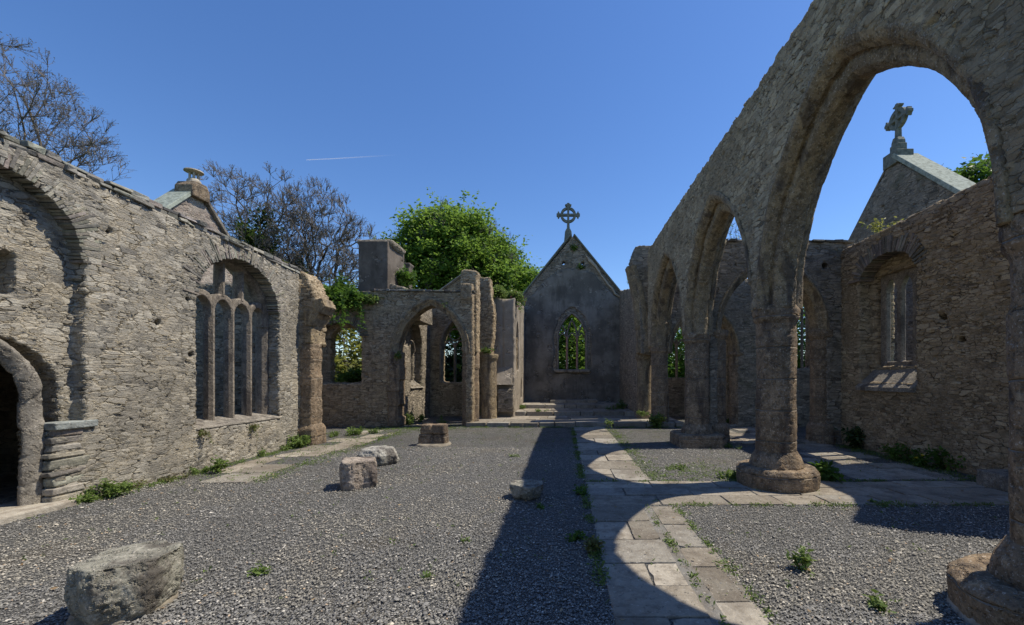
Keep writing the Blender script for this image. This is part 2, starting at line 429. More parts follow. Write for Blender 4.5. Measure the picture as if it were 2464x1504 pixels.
def np_mesh(name, V, F, tint=None, smooth=False):
    me = bpy.data.meshes.new(name); k = F.shape[1]
    me.vertices.add(len(V)); me.vertices.foreach_set('co', V.astype(np.float32).ravel())
    me.loops.add(F.size); me.loops.foreach_set('vertex_index', F.astype(np.int32).ravel())
    me.polygons.add(len(F)); me.polygons.foreach_set('loop_start', (np.arange(len(F))*k).astype(np.int32))
    me.update(calc_edges=True)
    if tint is not None:
        at = me.color_attributes.new('tint', 'FLOAT_COLOR', 'POINT')
        c = np.ones((len(V), 4), np.float32); c[:, :3] = tint; at.data.foreach_set('color', c.ravel())
    if smooth: me.polygons.foreach_set('use_smooth', np.ones(len(F), bool))
    me.validate(); return me
def octa(mb, cx, cy, levels, bev=.16, rot=math.pi/8, n=8, jit=0, seed=1, sq=False):
    rg = random.Random(seed); vs = []; k = n*2
    for z, r in levels:
        dx, dy = rg.uniform(-jit, jit), rg.uniform(-jit, jit)
        for i in range(n):
            a0 = rot+2*math.pi*i/n
            p = Vector((math.cos(a0), math.sin(a0)))*r
            for s_ in (-1, 1):
                a1 = rot+2*math.pi*(i+s_)/n; q = Vector((math.cos(a1), math.sin(a1)))*r
                v = p.lerp(q, bev); vs.append((cx+v.x+dx, cy+v.y+dy, z))
    fs = []
    for L in range(len(levels)-1):
        for i in range(k):
            j = (i+1) % k; fs.append((L*k+i, L*k+j, (L+1)*k+j, (L+1)*k+i))
    fs.append(tuple(range(k-1, -1, -1))); fs.append(tuple((len(levels)-1)*k+i for i in range(k)))
    mb.add(vs, fs)
def one(fn, *a, **k):
    mb = MB(); fn(mb, *a, **k); return mb
def course_levels(z0, z1, r, seed, step=.45, am=.012):
    rg = random.Random(seed); L = []; z = z0
    while z < z1-.05:
        zz = min(z1, z+step*rg.uniform(.7, 1.2)); rr = r+rg.uniform(-am, am)
        L += [(z+.012, rr), (zz-.012, rr*rg.uniform(.985, 1.01))]; z = zz
    L[0] = (z0, L[0][1]); L[-1] = (z1, L[-1][1]); return L

# =================================================================== NORTH AISLE WALL (left)
XL = -6.24
nw = thing('aisle_wall', (-6.55, 4, 0), 'long sunlit rubble wall on the left with a blind arch, dark doorway and tall window', 'wall')
mb = MB()
zt = [(9.85, 4.08), (8.2, 4.13), (6.0, 4.2), (4.6, 4.24), (2.0, 4.3), (-5, 4.35)]
outl = rag([(-5, -.3), (9.85, -.3)]+zt, .22, .012, 3)
rec = rag([(3.65, .04), (5.09, .04), (5.09, .97), (5.44, .97), (5.44, 3.05)]+arch(3.65, 5.44, 3.1, 4.02)[::-1]+[(3.65, 3.05)], .16, .018, 5)
win = rag([(7.08, .72), (9.16, .72), (9.16, 3.0)]+arch(7.08, 9.16, 3.05, 3.93)[::-1]+[(7.08, 3.0)], .2, .014, 6)
door = opening(4.08, 4.92, -.2, 1.28, 1.98)
niche = [(4.28, 2.58), (4.88, 2.56), (4.88, 3.06), (4.28, 3.1)]
holes_put = []
rg = random.Random(12)
def putlogs(pts, s_=.055):
    return [rag([(u-s_, z-s_), (u+s_, z-s_), (u+s_, z+s_), (u-s_, z+s_)], .05, .012, int(u*100)) for u, z in pts]
pl_ = putlogs([(6.92, 2.92), (6.42, 2.45), (6.98, 1.98), (5.72, 3.62)], .05)
mb.prism('X', outl, XL, -6.45, [rec, win]+pl_)
mb.prism('X', outl, -6.42, -6.97, [opening(3.8, 5.3, -.2, 1.4, 2.1), [(a*1.0, b) for a, b in win], niche])
mb.prism('X', [(4.1, 2.4), (5.1, 2.4), (5.1, 3.3), (4.1, 3.3)], -6.85, -7.1)
mb.obj('masonry', 'north', nw, voxel=.027)
# closed box added behind the doorway to keep light out of it
mb = MB(); mb.box((-10.4, 4.5, 1.1), (.1, 2.35, 1.5)); mb.box((-8.6, 2.3, 1.1), (1.75, .1, 1.5)); mb.box((-8.6, 6.75, 1.1), (1.75, .1, 1.5)); mb.box((-8.72, 4.5, 2.62), (1.75, 2.35, .1)); mb.box((-8.7, 4.5, .03), (1.6, 2.15, .03))
mb.obj('added_dark_box', 'grey', nw)
mb = MB(); voussoirs(mb, 'X', arch(3.66, 5.43, 3.1, 4.01, 20), XL-.015, .022, .3, .042, 4)
mb.obj('blind_arch', 'slate', nw, bevel=.006)
mb = MB(); voussoirs(mb, 'X', arch(7.09, 9.15, 3.02, 3.92, 24), XL-.015, .022, .32, .04, 9, depth=.5)
mb.obj('relieving_arch', 'slate', nw, bevel=.006)
mb = MB(); capstones(mb, 'X', zt[::-1], XL-.01, -6.93, 5, h=(.018, .04), base=(.3, .28, .24))
mb.obj('coping', 'slate', nw, bevel=.008)
ds = MB()
inn = [(4.08, 0), (4.08, .6)]+arch(4.08, 4.92, 1.28, 1.98, 12)+[(4.92, .6), (4.92, 0)]
out = [(3.92, 0), (3.92, .6)]+arch(3.92, 5.08, 1.3, 2.14, 12)+[(5.08, .6), (5.08, 0)]
moulding(ds, 'X', inn, out, [(-6.34, 1), (-6.32, .75), (-6.35, .35), (-6.4, 0), (-6.45, 0), (-6.46, 1.15), (-6.4, 1.15)], 13, gap=.014, jit=.03, seed=8)
ds.obj('door_surround', 'greyst', nw, voxel=.02)
mb = MB(); mb.box((-6.45, 4.6, .03), (.35, .62, .05)); mb.obj('door_sill', 'mortar', nw, bevel=.02)
# stones of the stub at the jamb of the blind arch
mb = MB(); rg = random.Random(2); z = 0
while z < .97:
    h = rg.uniform(.06, .15); mb.box((XL-.112+rg.uniform(-.008, .012), 5.09+.14+rg.uniform(-.02, .02), z+h/2), (.12, .15+rg.uniform(0, .07), h/2-.012), slatecol(rg, (.3, .27, .22)), .12, rg=rg); z += h
mb.box((XL-.09, 5.3, 1.0), (.14, .24, .045), (.3, .32, .3), .05)
mb.obj('jamb_stones', 'slate', nw, bevel=.012)
# window sill & tracery
mb = MB(); vs = [(-6.22, 7.05, .70), (-6.22, 9.2, .70), (-6.22, 9.2, .74), (-6.22, 7.05, .74), (-6.75, 7.05, .70), (-6.75, 9.2, .70), (-6.75, 9.2, .84), (-6.75, 7.05, .84)]
mb.add(vs, [(0, 1, 2, 3), (4, 7, 6, 5), (3, 2, 6, 7), (0, 4, 5, 1), (0, 3, 7, 4), (1, 5, 6, 2)]); mb.obj('window_sill', 'greyst', nw, voxel=.03)
tr = sub('window_tracery', nw); TX = -6.62
ml = [7.30, 7.765, 8.23, 8.695, 9.14]
for i, u in enumerate(ml):
    mb = MB(); bar(mb, 'X', [(u, .76), (u, 3.1)] if 0 < i < 4 else [(u, .76), (u, 2.95)], TX, .1 if 0 < i < 4 else .15, .19 if 0 < i < 4 else .26)
    mb.obj('mullion', 'tracery', tr)
mb = MB()
for i in range(4):
    a, b = ml[i]+.04, ml[i+1]-.04
    o = [(ml[i]-.02, 2.78), (ml[i]+.04, 2.78)]+arch(a, b, 2.86, 3.1, 8)+[(ml[i+1]-.04, 2.78), (ml[i+1]+.02, 2.78)]
    top = arch(ml[i]-.02, ml[i+1]+.02, 2.98, 3.21, 6)[::-1]
    mb.prism('X', o+top, TX-.09, TX+.09)
mb.obj('light_heads', 'tracery', tr, voxel=.016)
for u, z0, z1 in ((7.99, 3.16, 3.82), (8.46, 3.16, 3.8)):
    mb = MB(); bar(mb, 'X', [(u, z0), (u+.01, z1)], TX, .105, .2); mb.obj('tracery_stub', 'tracery', tr)
mb = MB(); bar(mb, 'X', [(7.16, 2.7)]+arch(7.16, 9.12, 2.9, 3.86, 16)+[(9.12, 2.7)], TX, .14, .28); mb.obj('arch_rim', 'tracery', tr)
# respond and broken springer at the end of the wall
rs = sub('respond', nw)
mb = MB(); octa(mb, -6.13, 10.05, course_levels(.0, 2.42, .3, 4, step=.3, am=.012), jit=.008, n=4, rot=math.pi/4, bev=.12); mb.obj('shaft', 'granite', rs, voxel=.024)
mb = MB(); octa(mb, -6.13, 10.05, [(.0, .4), (.38, .39), (.5, .31)], jit=.01, n=4, rot=math.pi/4, bev=.12); mb.obj('base', 'granite', rs, voxel=.024)
mb = MB()
mb.prism('Y', rag([(-6.9, 2.3), (-6.24, 2.3), (-5.98, 2.36), (-5.95, 2.9), (-5.78, 3.18), (-5.7, 3.4), (-5.84, 3.5), (-5.95, 3.72), (-6.04, 3.96), (-6.14, 4.12), (-6.9, 4.14)], .08, .035, 4), 9.86, 10.45)
mb.prism('Y', rag([(-6.95, -.2), (-6.22, -.2), (-6.22, 3.9), (-6.95, 3.9)], .2, .01, 4), 9.8, 10.45)
mb.obj('broken_arch_springer', 'brown', nw, voxel=.032)
mb = MB()
mb.prism('Y', rag([(-6.1, 2.42), (-5.96, 2.42), (-5.93, 2.78), (-6.0, 2.8), (-6.1, 2.8)], .1, .02, 3), 9.82, 10.1)
mb.prism('Y', rag([(-6.12, 2.84), (-5.94, 2.82), (-5.8, 3.1), (-5.92, 3.22), (-6.12, 3.2)], .1, .02, 5), 9.83, 10.35)
mb.prism('Y', rag([(-5.92, 3.26), (-5.74, 3.12), (-5.6, 3.3), (-5.7, 3.48), (-5.88, 3.46)], .1, .02, 7), 9.82, 10.3)
mb.obj('springer_block', 'arch', nw, voxel=.015)

# =================================================================== NORTH TRANSEPT END GABLE (behind the left wall)
g = thing('transept_gable', (-10.7, 11.9, 0), 'rubble gable with a mushroom shaped finial, rising behind the sunlit left wall', 'gable')
mb = MB(); mb.prism('X', [(9.6, 0), (14.1, 0), (14.1, 4.8), (11.93, 6.95), (9.6, 4.6)], -10.5, -10.95); mb.obj('masonry', 'roofgable', g, voxel=.05)
def coping_slab(p0, p1, xa, xb, th, mat, parent, name='coping'):
    d = Vector((p1[0]-p0[0], p1[1]-p0[1])).normalized(); n_ = Vector((-d.y, d.x))
    if n_.y < 0: n_ = -n_
    o = [p0, p1, (p1[0]+n_.x*th, p1[1]+n_.y*th), (p0[0]+n_.x*th, p0[1]+n_.y*th)]
    mb = MB(); mb.prism('X', o, xa, xb); return mb.obj(name, mat, parent, bevel=.015)
coping_slab((9.6, 4.62), (11.85, 6.9), -10.42, -11.05, .1, 'crosspale', g)
coping_slab((14.2, 4.72), (12.02, 6.9), -10.42, -11.05, .09, 'greyst', g)
mb = MB(); mb.prism('X', [(11.62, 6.72), (12.22, 6.72), (12.2, 7.02), (12.12, 7.16), (11.72, 7.16), (11.64, 7.02)], -10.36, -10.9); mb.obj('apex_block', 'granite', g, bevel=.04)
fn = sub('finial', g)
mb = MB(); octa(mb, -10.6, 11.93, [(7.14, .19), (7.24, .17), (7.3, .12)]); mb.obj('foot', 'palest', fn)
for k in range(4):
    a = math.pi/4+k*math.pi/2; mb = MB(); octa(mb, -10.6+.09*math.cos(a), 11.93+.09*math.sin(a), [(7.28, .032), (7.48, .028)]); mb.obj('pillar', 'palest', fn)
mb = MB(); octa(mb, -10.6, 11.93, [(7.47, .1), (7.5, .235), (7.53, .225), (7.57, .11), (7.6, .03)], n=12); mb.obj('cap', 'palest', fn)

# =================================================================== NORTH TRANSEPT EAST WALL (faces us)
tn = thing('transept_wall', (-5.5, 13.8, 0), 'dark rubble wall left of the chancel with a wide round headed arch and a square ragged window', 'wall')
mb = MB()
top = [(-2.95, 4.42), (-6.3, 4.46), (-6.45, 4.1), (-10.6, 3.95)]
o = rag([(-10.6, -.2), (-2.95, -.2)]+top, .3, .02, 2)
ah = rag([(-5.5, .0), (-3.2, .0), (-3.2, 2.4)]+arch(-5.5, -3.2, 2.45, 4.08)[::-1]+[(-5.5, 2.4)], .3, .012, 3)
wh = rag([(-8.05, 1.42), (-6.62, 1.42), (-6.62, 3.0)]+arch(-8.05, -6.62, 3.05, 3.5)[::-1]+[(-8.05, 3)], .14, .03, 3)
wh2 = rag([(-7.78, 1.45), (-6.66, 1.45), (-6.66, 2.95)]+arch(-7.78, -6.66, 2.9, 3.3)[::-1]+[(-7.78, 2.9)], .14, .035, 4)
mb.prism('Y', o, 13.6, 13.93, [ah, wh]); mb.prism('Y', o, 13.9, 14.25, [ah, wh2])
mb.obj('masonry', 'brown', tn, voxel=.04)
mb = MB()
inn = [(-5.42, 2.4)]+arch(-5.42, -3.28, 2.45, 3.98, 16)+[(-3.28, 2.4)]
out = [(-5.66, 2.4)]+arch(-5.66, -3.04, 2.45, 4.24, 16)+[(-3.04, 2.4)]
moulding(mb, 'Y', inn, out, [(13.55, 1), (13.55, .7), (13.62, .4), (13.66, 0), (14.1, 0), (14.2, 1)], 11, gap=.012, jit=.02, seed=5)
mb.obj('arch_moulding', 'arch', tn, voxel=.018)
rg = random.Random(5)
mb = MB(); z = 0
while z < 2.42:
    h = rg.uniform(.2, .4); h = min(h, 2.46-z)
    mb.box((-5.52+rg.uniform(-.03, .03), 13.8, z+h/2), (.17+rg.uniform(-.02, .04), .27, h/2-.01), None, .05, rg=rg); z += h
mb.obj('arch_jamb', 'granite', tn, voxel=.026)
mb = MB(); voussoirs(mb, 'Y', arch(-8.05, -6.62, 2.95, 3.45, 12), 13.6, -.04, .28, .06, 7, depth=.3, base=(.2, .18, .15)); mb.obj('relieving_arch', 'slate', tn, bevel=.006)
mb = MB(); capstones(mb, 'Y', top[::-1][2:][::1], 13.58, 14.25, 8, h=(.02, .04), lay=1, base=(.16, .15, .13)); mb.obj('coping', 'slate', tn, bevel=.008)

tw = thing('transept_wall', (-8.6, 10.3, 0), 'shaded rubble wall outside, glimpsed between the mullions of the tall left window', 'wall')
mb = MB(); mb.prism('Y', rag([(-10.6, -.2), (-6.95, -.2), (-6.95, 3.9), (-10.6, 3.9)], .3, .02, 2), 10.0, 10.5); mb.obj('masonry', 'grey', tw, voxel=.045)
# chapel beyond it: side wall and end wall
cn = thing('chapel_wall', (-4.3, 15.5, 0), 'rubble chapel walls meeting in a corner, seen through the wide arch on the left', 'wall')
mb = MB(); hole = rag(opening(15.0, 16.25, 1.32, 2.75, 3.75)[::-1], .3, .015, 2)
mb.prism('X', rag([(14.2, -.2), (17.6, -.2), (17.6, 4.3), (14.2, 4.3)], .4, .01, 2), -5.5, -5.85, [hole])
hole = opening(15.15, 16.1, 1.45, 2.75, 3.5)[::-1]
mb.prism('X', rag([(14.2, -.2), (17.6, -.2), (17.6, 4.3), (14.2, 4.3)], .4, .01, 2), -5.8, -6.15, [hole])
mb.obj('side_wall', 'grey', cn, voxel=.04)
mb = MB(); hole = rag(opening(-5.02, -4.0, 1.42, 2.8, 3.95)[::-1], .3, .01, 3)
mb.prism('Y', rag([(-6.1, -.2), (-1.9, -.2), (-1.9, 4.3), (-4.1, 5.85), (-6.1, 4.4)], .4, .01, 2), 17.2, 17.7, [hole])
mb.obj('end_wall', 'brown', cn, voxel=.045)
mb = MB(); path = [(-5.06, 1.4)]+opening(-5.06, -3.96, 1.4, 2.8, 4.0); 
bar(mb, 'Y', path[1:], 17.22, .12, .3); mb.obj('window_frame', 'tracery', cn)
wt = sub('window_tracery', cn)
mb = MB(); bar(mb, 'Y', [(-4.51, 1.42), (-4.51, 3.05)], 17.35, .1, .18); mb.obj('mullion', 'tracery', wt)
def ringbar(cx, cz, r, n=10, a0=0, a1=2*math.pi): return [(cx+r*math.cos(a0+(a1-a0)*i/n), cz+r*math.sin(a0+(a1-a0)*i/n)) for i in range(n+1)]
mb = MB(); bar(mb, 'Y', arch(-4.98, -4.51, 2.75, 3.15, 8), 17.35, .07, .14); bar(mb, 'Y', arch(-4.51, -4.04, 2.75, 3.15, 8), 17.35, .07, .14)
bar(mb, 'Y', ringbar(-4.51, 3.4, .24, 16), 17.35, .065, .13); mb.obj('tracery_head', 'tracery', wt)
mb = MB(); bar(mb, 'X', [(15.62, 1.45), (15.62, 2.9)], -5.8, .1, .16); bar(mb, 'X', arch(15.15, 15.62, 2.6, 3.0, 6), -5.8, .08, .14); bar(mb, 'X', arch(15.62, 16.1, 2.6, 3.0, 6), -5.8, .08, .14)
mb.obj('side_window_tracery', 'tracery', cn)
mb = MB(); mb.add([(-5.44, 14.95, 1.22), (-5.44, 16.3, 1.22), (-5.82, 16.3, 1.5), (-5.82, 14.95, 1.5), (-5.82, 14.95, 1.2), (-5.82, 16.3, 1.2)], [(0, 1, 2, 3), (0, 3, 4), (1, 5, 2), (4, 3, 2, 5), (0, 4, 5, 1)]); mb.obj('sloping_sill', 'greyst', cn)
mb = MB(); bar(mb, 'Y', [(-6.2, 4.4), (-4.1, 5.92)], 17.4, .1, .6); bar(mb, 'Y', [(-4.1, 5.92), (-2, 4.4)], 17.4, .1, .6); mb.obj('gable_coping', 'mortar', cn)
# chimney stack
ch = thing('chimney_stack', (-6.7, 15, 4), 'big square rendered chimney stack overgrown on its right, standing behind the dark rubble wall', 'chimney')
mb = MB(); mb.box((-6.62, 15.2, 5.35), (.52, .75, 1.0)); mb.obj('shaft', 'chim', ch, voxel=.05)
mb = MB(); mb.box((-6.65, 15.1, 4.0), (.68, .95, .55)); mb.prism('Y', [(-6.3, 3.6), (-5.0, 3.6), (-5.0, 4.6), (-6.3, 5.0)], 14.6, 15.9); mb.obj('plinth', 'grey', ch, voxel=.05)
mb = MB(); o = []; octa(mb, -6.62, 15.2, [(6.22, .78), (6.32, .9), (6.42, .9), (6.46, .86)], n=4, rot=math.pi/4, bev=.04); mb.obj('cap', 'grey', ch, voxel=.035)
mb = MB(); mb.box((-6.35, 16.9, 5.3), (.16, .2, .85)); mb.box((-6.35, 16.9, 6.16), (.2, .26, .05)); mb.obj('side_block', 'chim', ch, voxel=.05)

# =================================================================== BROKEN NORTH PIER + CHANCEL ARCH RESPOND
bp = thing('broken_pier', (-3.1, 14.1, 0), 'tall ragged broken pier with torn top, standing left of the chancel steps', 'pier')
mb = MB(); octa(mb, -3.12, 14.05, course_levels(0, 2.5, .3, 9), jit=.012, seed=4); mb.obj('shaft', 'granite', bp, voxel=.028)
mb = MB()
mb.prism('Y', rag([(-3.36, 2.45), (-2.86, 2.45), (-2.86, 5.14), (-3.0, 5.2), (-3.38, 5.17), (-3.4, 4.6), (-3.4, 3.7)], .12, .018, 8), 13.8, 14.35)
mb.obj('torn_masonry', 'brown', bp, voxel=.03)
mb = MB(); mb.prism('X', rag([(13.68, 2.5), (13.9, 2.5), (13.9, 4.75), (13.5, 4.66), (13.5, 4.2), (13.62, 3.9), (13.58, 3.4), (13.66, 3.1)], .12, .02, 3), -2.96, -3.33); mb.obj('springer', 'brown', bp, voxel=.03)
cr = thing('chancel_wall', (-2.2, 16, 0), 'pale rendered wall along the left side of the chancel, plants on its top', 'wall')
mb = MB()
mb.prism('Y', rag([(-2.98, 2.4), (-2.55, 2.4), (-2.5, 3.1), (-2.45, 3.9), (-2.6, 4.9), (-2.62, 5.15), (-3.0, 5.15)], .18, .02, 3), 14.75, 15.3)
mb.obj('respond_masonry', 'brown', cr, voxel=.03)
mb = MB(); octa(mb, -2.68, 15.0, course_levels(0, 2.42, .3, 9), jit=.01, seed=5); octa(mb, -2.68, 15.0, [(2.2, .3), (2.32, .36), (2.45, .37)]); mb.obj('respond_shaft', 'arch', cr, voxel=.03)
mb = MB()
mb.prism('Y', rag([(-2.75, 0), (-1.84, 0), (-1.84, 4.62), (-2.2, 4.5), (-2.75, 4.75)], .2, .03, 4), 15.55, 16.0, [[(-2.32, 1.3), (-2.22, 1.3), (-2.22, 4.3), (-2.32, 4.3)]])
mb.prism('Y', [(-2.4, 1.2), (-2.1, 1.2), (-2.1, 4.4), (-2.4, 4.4)], 15.75, 16.1)
side = rag([(15.6, 0), (20.1, 0), (20.1, 5.0), (18, 4.85), (15.6, 4.55)], .3, .015, 6)
nich = [opening(16.3, 17.3, 1.9, 3.1, 3.9)[::-1], opening(18.0, 18.6, .7, 1.2, 1.6)[::-1]]
mb.prism('X', side, -1.84, -2.1, nich); mb.prism('X', side, -2.05, -2.5)
mb.obj('render_face', 'plight', cr, voxel=.035)
mb = MB(); mb.box((-2.12, 15.42, .75), (.3, .2, .42)); mb.obj('stone_stub', 'grey', cr, voxel=.03)
mb = MB(); mb.prism('X', [(15.2, 1.35), (15.56, 1.35), (15.56, 2.0)], -2.45, -1.9); mb.obj('sloping_slab', 'plight', cr)

# =================================================================== CHANCEL GABLE
cg = thing('chancel_gable', (.45, 20.2, .45), 'tall dark rendered gable wall in the centre with pointed window and wheel cross', 'gable wall')
mb = MB(); GX0, GX1, GA = -1.98, 2.92, .45
wh = opening(-.3, 1.16, 1.95, 3.5, 4.78)[::-1]
mb.prism('Y', rag([(GX0, 0), (GX1, 0), (GX1, 5.55), (GA+.05, 8.45), (GX0, 5.55)], .4, .012, 3), 20.06, 20.6, [rag(wh, .2, .012, 4)]+putlogs([(.02, 7.15), (.95, 7.15)], .08))
mb.obj('masonry', 'grey', cg, voxel=.045)
mb = MB()
pf = [(GX0+.12, .3), (GX1-.12, .3), (GX1-.1, 5.3), (2.1, 5.9), (1.5, 6.55), (.95, 6.82), (.4, 6.9), (-.25, 6.75), (-.9, 6.3), (-1.45, 5.6), (GX0+.14, 5.2)]
mb.prism('Y', rag(pf, .2, .035, 8), 20.0, 20.1, [rag(opening(-.48, 1.34, 1.8, 3.5, 5.0)[::-1], .16, .05, 2)])
mb.obj('render_coat', 'plaster', cg, voxel=.035)
mb = MB(); bar(mb, 'Y', rag([(2.75, 5.45), (2.15, 6.1), (1.55, 6.95), (1.1, 7.5)], .25, .04, 2)[:14], 20.02, .09, .16); mb.obj('ragged_roof_line', 'mortar', cg, voxel=.03)
for s_, x1 in ((-1, GX0-.12), (1, GX1+.12)):
    mb = MB(); bar(mb, 'Y', [(x1, 5.42), (GA+s_*.08, 8.5)], 20.3, .13, .72); mb.obj('coping', 'cross', cg)
cf = sub('window_tracery', cg)
mb = MB(); bar(mb, 'Y', opening(-.27, 1.13, 1.95, 3.5, 4.74), 20.2, .13, .36, ch=.2); mb.obj('window_frame', 'tracery', cf)
mb = MB(); mb.box((.43, 20.15, 1.93), (.85, .3, .07)); mb.obj('window_sill', 'greyst', cf, voxel=.03)
for u in (.19, .68):
    mb = MB(); bar(mb, 'Y', [(u, 1.98), (u, 3.6)], 20.25, .11, .2); mb.obj('mullion', 'redtr', cf)
mb = MB()
bar(mb, 'Y', [(.19, 3.55), (.22, 3.9), (.34, 4.25), (.43, 4.4)], 20.25, .09, .16); bar(mb, 'Y', [(.68, 3.55), (.65, 3.9), (.52, 4.25), (.43, 4.4)], 20.25, .09, .16)
for a, b in ((-.24, .19), (.19, .68), (.68, 1.1)): bar(mb, 'Y', arch(a, b, 3.35, 3.78, 7), 20.25, .07, .14)
bar(mb, 'Y', [(.19, 3.55), (.1, 3.9), (-.02, 4.1)], 20.25, .08, .15); bar(mb, 'Y', [(.68, 3.55), (.78, 3.9), (.88, 4.1)], 20.25, .08, .15)
mb.obj('tracery_head', 'tracery', cf)
def wheel_cross(parent, axis, u, d, z0, sc, mat, rin=.27):
    """plinth, shaft, ring and four arms with trefoil ends, standing on a gable"""
    c = sub('cross', parent)
    def P(mb, pts, a, b): mb.prism(axis, [(u+x*sc, z0+z*sc) for x, z in pts], d+a*sc, d+b*sc)
    mb = MB(); P(mb, [(-.2, -.15), (.2, -.15), (.16, .28), (.09, .42), (-.09, .42), (-.16, .28)], -.14, .14); mb.obj('plinth', mat, c, bevel=.012)
    mb = MB(); ns = 32
    for i in range(ns):
        a0, a1 = 2*math.pi*i/ns, 2*math.pi*(i+1)/ns; r0, r1 = rin, .38
        P(mb, [(r0*math.cos(a0), 1.12+r0*math.sin(a0)), (r1*math.cos(a0), 1.12+r1*math.sin(a0)), (r1*math.cos(a1), 1.12+r1*math.sin(a1)), (r0*math.cos(a1), 1.12+r0*math.sin(a1))], -.07, .07)
    # weld the segments and drop the walls between them
    me = mb.mesh('ring', recalc=False); bm = bmesh.new(); bm.from_mesh(me); bmesh.ops.remove_doubles(bm, verts=bm.verts, dist=2e-4)
    seen = {}
    for f in bm.faces: seen.setdefault(frozenset(v.index for v in f.verts), []).append(f)
    dead = [f for L_ in seen.values() if len(L_) > 1 for f in L_]
    bmesh.ops.delete(bm, geom=dead, context='FACES_ONLY'); bmesh.ops.recalc_face_normals(bm, faces=bm.faces); bm.to_mesh(me); bm.free(); link('ring', me, c, mat)
    mb = MB(); P(mb, [(-.075, .38), (.075, .38), (.055, .9), (.05, 1.12), (-.05, 1.12), (-.055, .9)], -.085, .085); mb.obj('shaft', mat, c, bevel=.01)
    for k in range(3):
        a = k*math.pi/2; pts = [(.03, -.05), (.38, -.055), (.42, -.07), (.45, -.15), (.5, -.16), (.51, -.1), (.54, -.06), (.57, -.05), (.57, .05), (.54, .06), (.51, .1), (.5, .16), (.45, .15), (.42, .07), (.38, .055), (.03, .05)]
        if k == 1: pts = [(-.0, -.05)]+pts[1:-1]+[(-.0, .05)]
        q = [(x*math.cos(a)-y*math.sin(a), 1.12+x*math.sin(a)+y*math.cos(a)) for x, y in pts]
        mb = MB(); P(mb, q, -.088-.001*k, .088+.001*k); mb.obj('arm', mat, c, bevel=.008)
    return c
wheel_cross(cg, 'Y', .25, 20.3, 8.42, 1.0, 'cross')

# right flank of the chancel and the torn chancel arch
cf2 = thing('chancel_side_wall', (3, 17.5, 0), 'dark rubble wall on the right of the chancel ending in the torn stub of the chancel arch', 'wall')
mb = MB(); mb.prism('X', rag([(15.2, 0), (20.1, 0), (20.1, 5.8), (18.2, 5.45), (16.4, 5.15), (15.2, 5.2)], .3, .02, 6), 2.72, 3.2)
mb.obj('masonry', 'grey', cf2, voxel=.04)
mb = MB(); octa(mb, 2.95, 15.0, course_levels(0, 2.42, .3, 9), jit=.01, seed=6); octa(mb, 2.95, 15.0, [(2.2, .3), (2.32, .37), (2.46, .37)]); mb.obj('respond_shaft', 'arch', cf2, voxel=.025)
mb = MB(); mb.prism('Y', rag([(2.72, 2.4), (3.3, 2.4), (3.3, 6.05), (3.0, 6.2), (2.5, 6.12), (2.38, 5.7), (2.52, 5.0), (2.66, 4.2)], .16, .03, 8), 14.35, 15.0); mb.obj('torn_masonry', 'grey', cf2, voxel=.035)
mb = MB(); moulding(mb, 'Y', [(2.62, 2.45), (2.58, 3.3), (2.5, 4.1), (2.38, 4.8), (2.2, 5.5)], [(3.0, 2.45), (2.96, 3.3), (2.86, 4.1), (2.72, 4.8), (2.52, 5.5)], [(14.3, 1), (14.32, .6), (14.42, .4), (14.5, 0), (14.9, 0), (15.1, 1)], 7, jit=.02, seed=4); mb.obj('arch_stub', 'arch', cf2, voxel=.028)

# =================================================================== SOUTH ARCADE
ar = thing('arcade', (3.2, 5, 0), 'tall rubble arcade of pointed arches on octagonal granite piers running down the right side', 'arcade')
PY = [-4.75, -1.1, 2.62, 6.25, 9.95, 13.8]
lo_ = [(-6.3, 2.64)]
for i, y in enumerate(PY[:-1]):
    y2 = PY[i+1]; lo_ += [(y+.06, 2.64)]+arch(y+.09, y2-.09, 2.64, 5.2, 14)+[(y2-.06, 2.64)]
lo_ += [(14.15, 2.64)]
tp = [(14.15, 5.7), (13.95, 5.92), (10, 5.96), (6, 5.93), (4.5, 5.97), (2, 6.0), (-6.3, 6)]
mb = MB(); mb.prism('X', rag(lo_+tp, .16, .022, 11, skipz=2.7), 2.88, 3.52); mb.obj('spandrel_wall', 'arcade', ar, voxel=.026)
prof = [(2.87, 1.2), (2.86, .95), (2.9, .7), (2.99, .5), (3.06, .58), (3.04, .3), (3.06, .05), (3.13, -.1), (3.27, -.1), (3.34, .05), (3.36, .3), (3.34, .58), (3.41, .5), (3.5, .7), (3.54, .95), (3.53, 1.2)]
for i, y in enumerate(PY[:-1]):
    y2 = PY[i+1]
    inn = [(y+.30, 2.6)]+arch(y+.30, y2-.30, 2.66, 4.86, 18)+[(y2-.30, 2.6)]
    out = [(y+.10, 2.6)]+arch(y+.10, y2-.10, 2.66, 5.18, 18)+[(y2-.10, 2.6)]
    mb = MB(); moulding(mb, 'X', inn, out, prof, 15, gap=.008, jit=.018, seed=20+i, fine=2)
    mb.obj('arch_moulding', 'arch', ar, voxel=.0125 if i in (1, 2, 3) else .02)
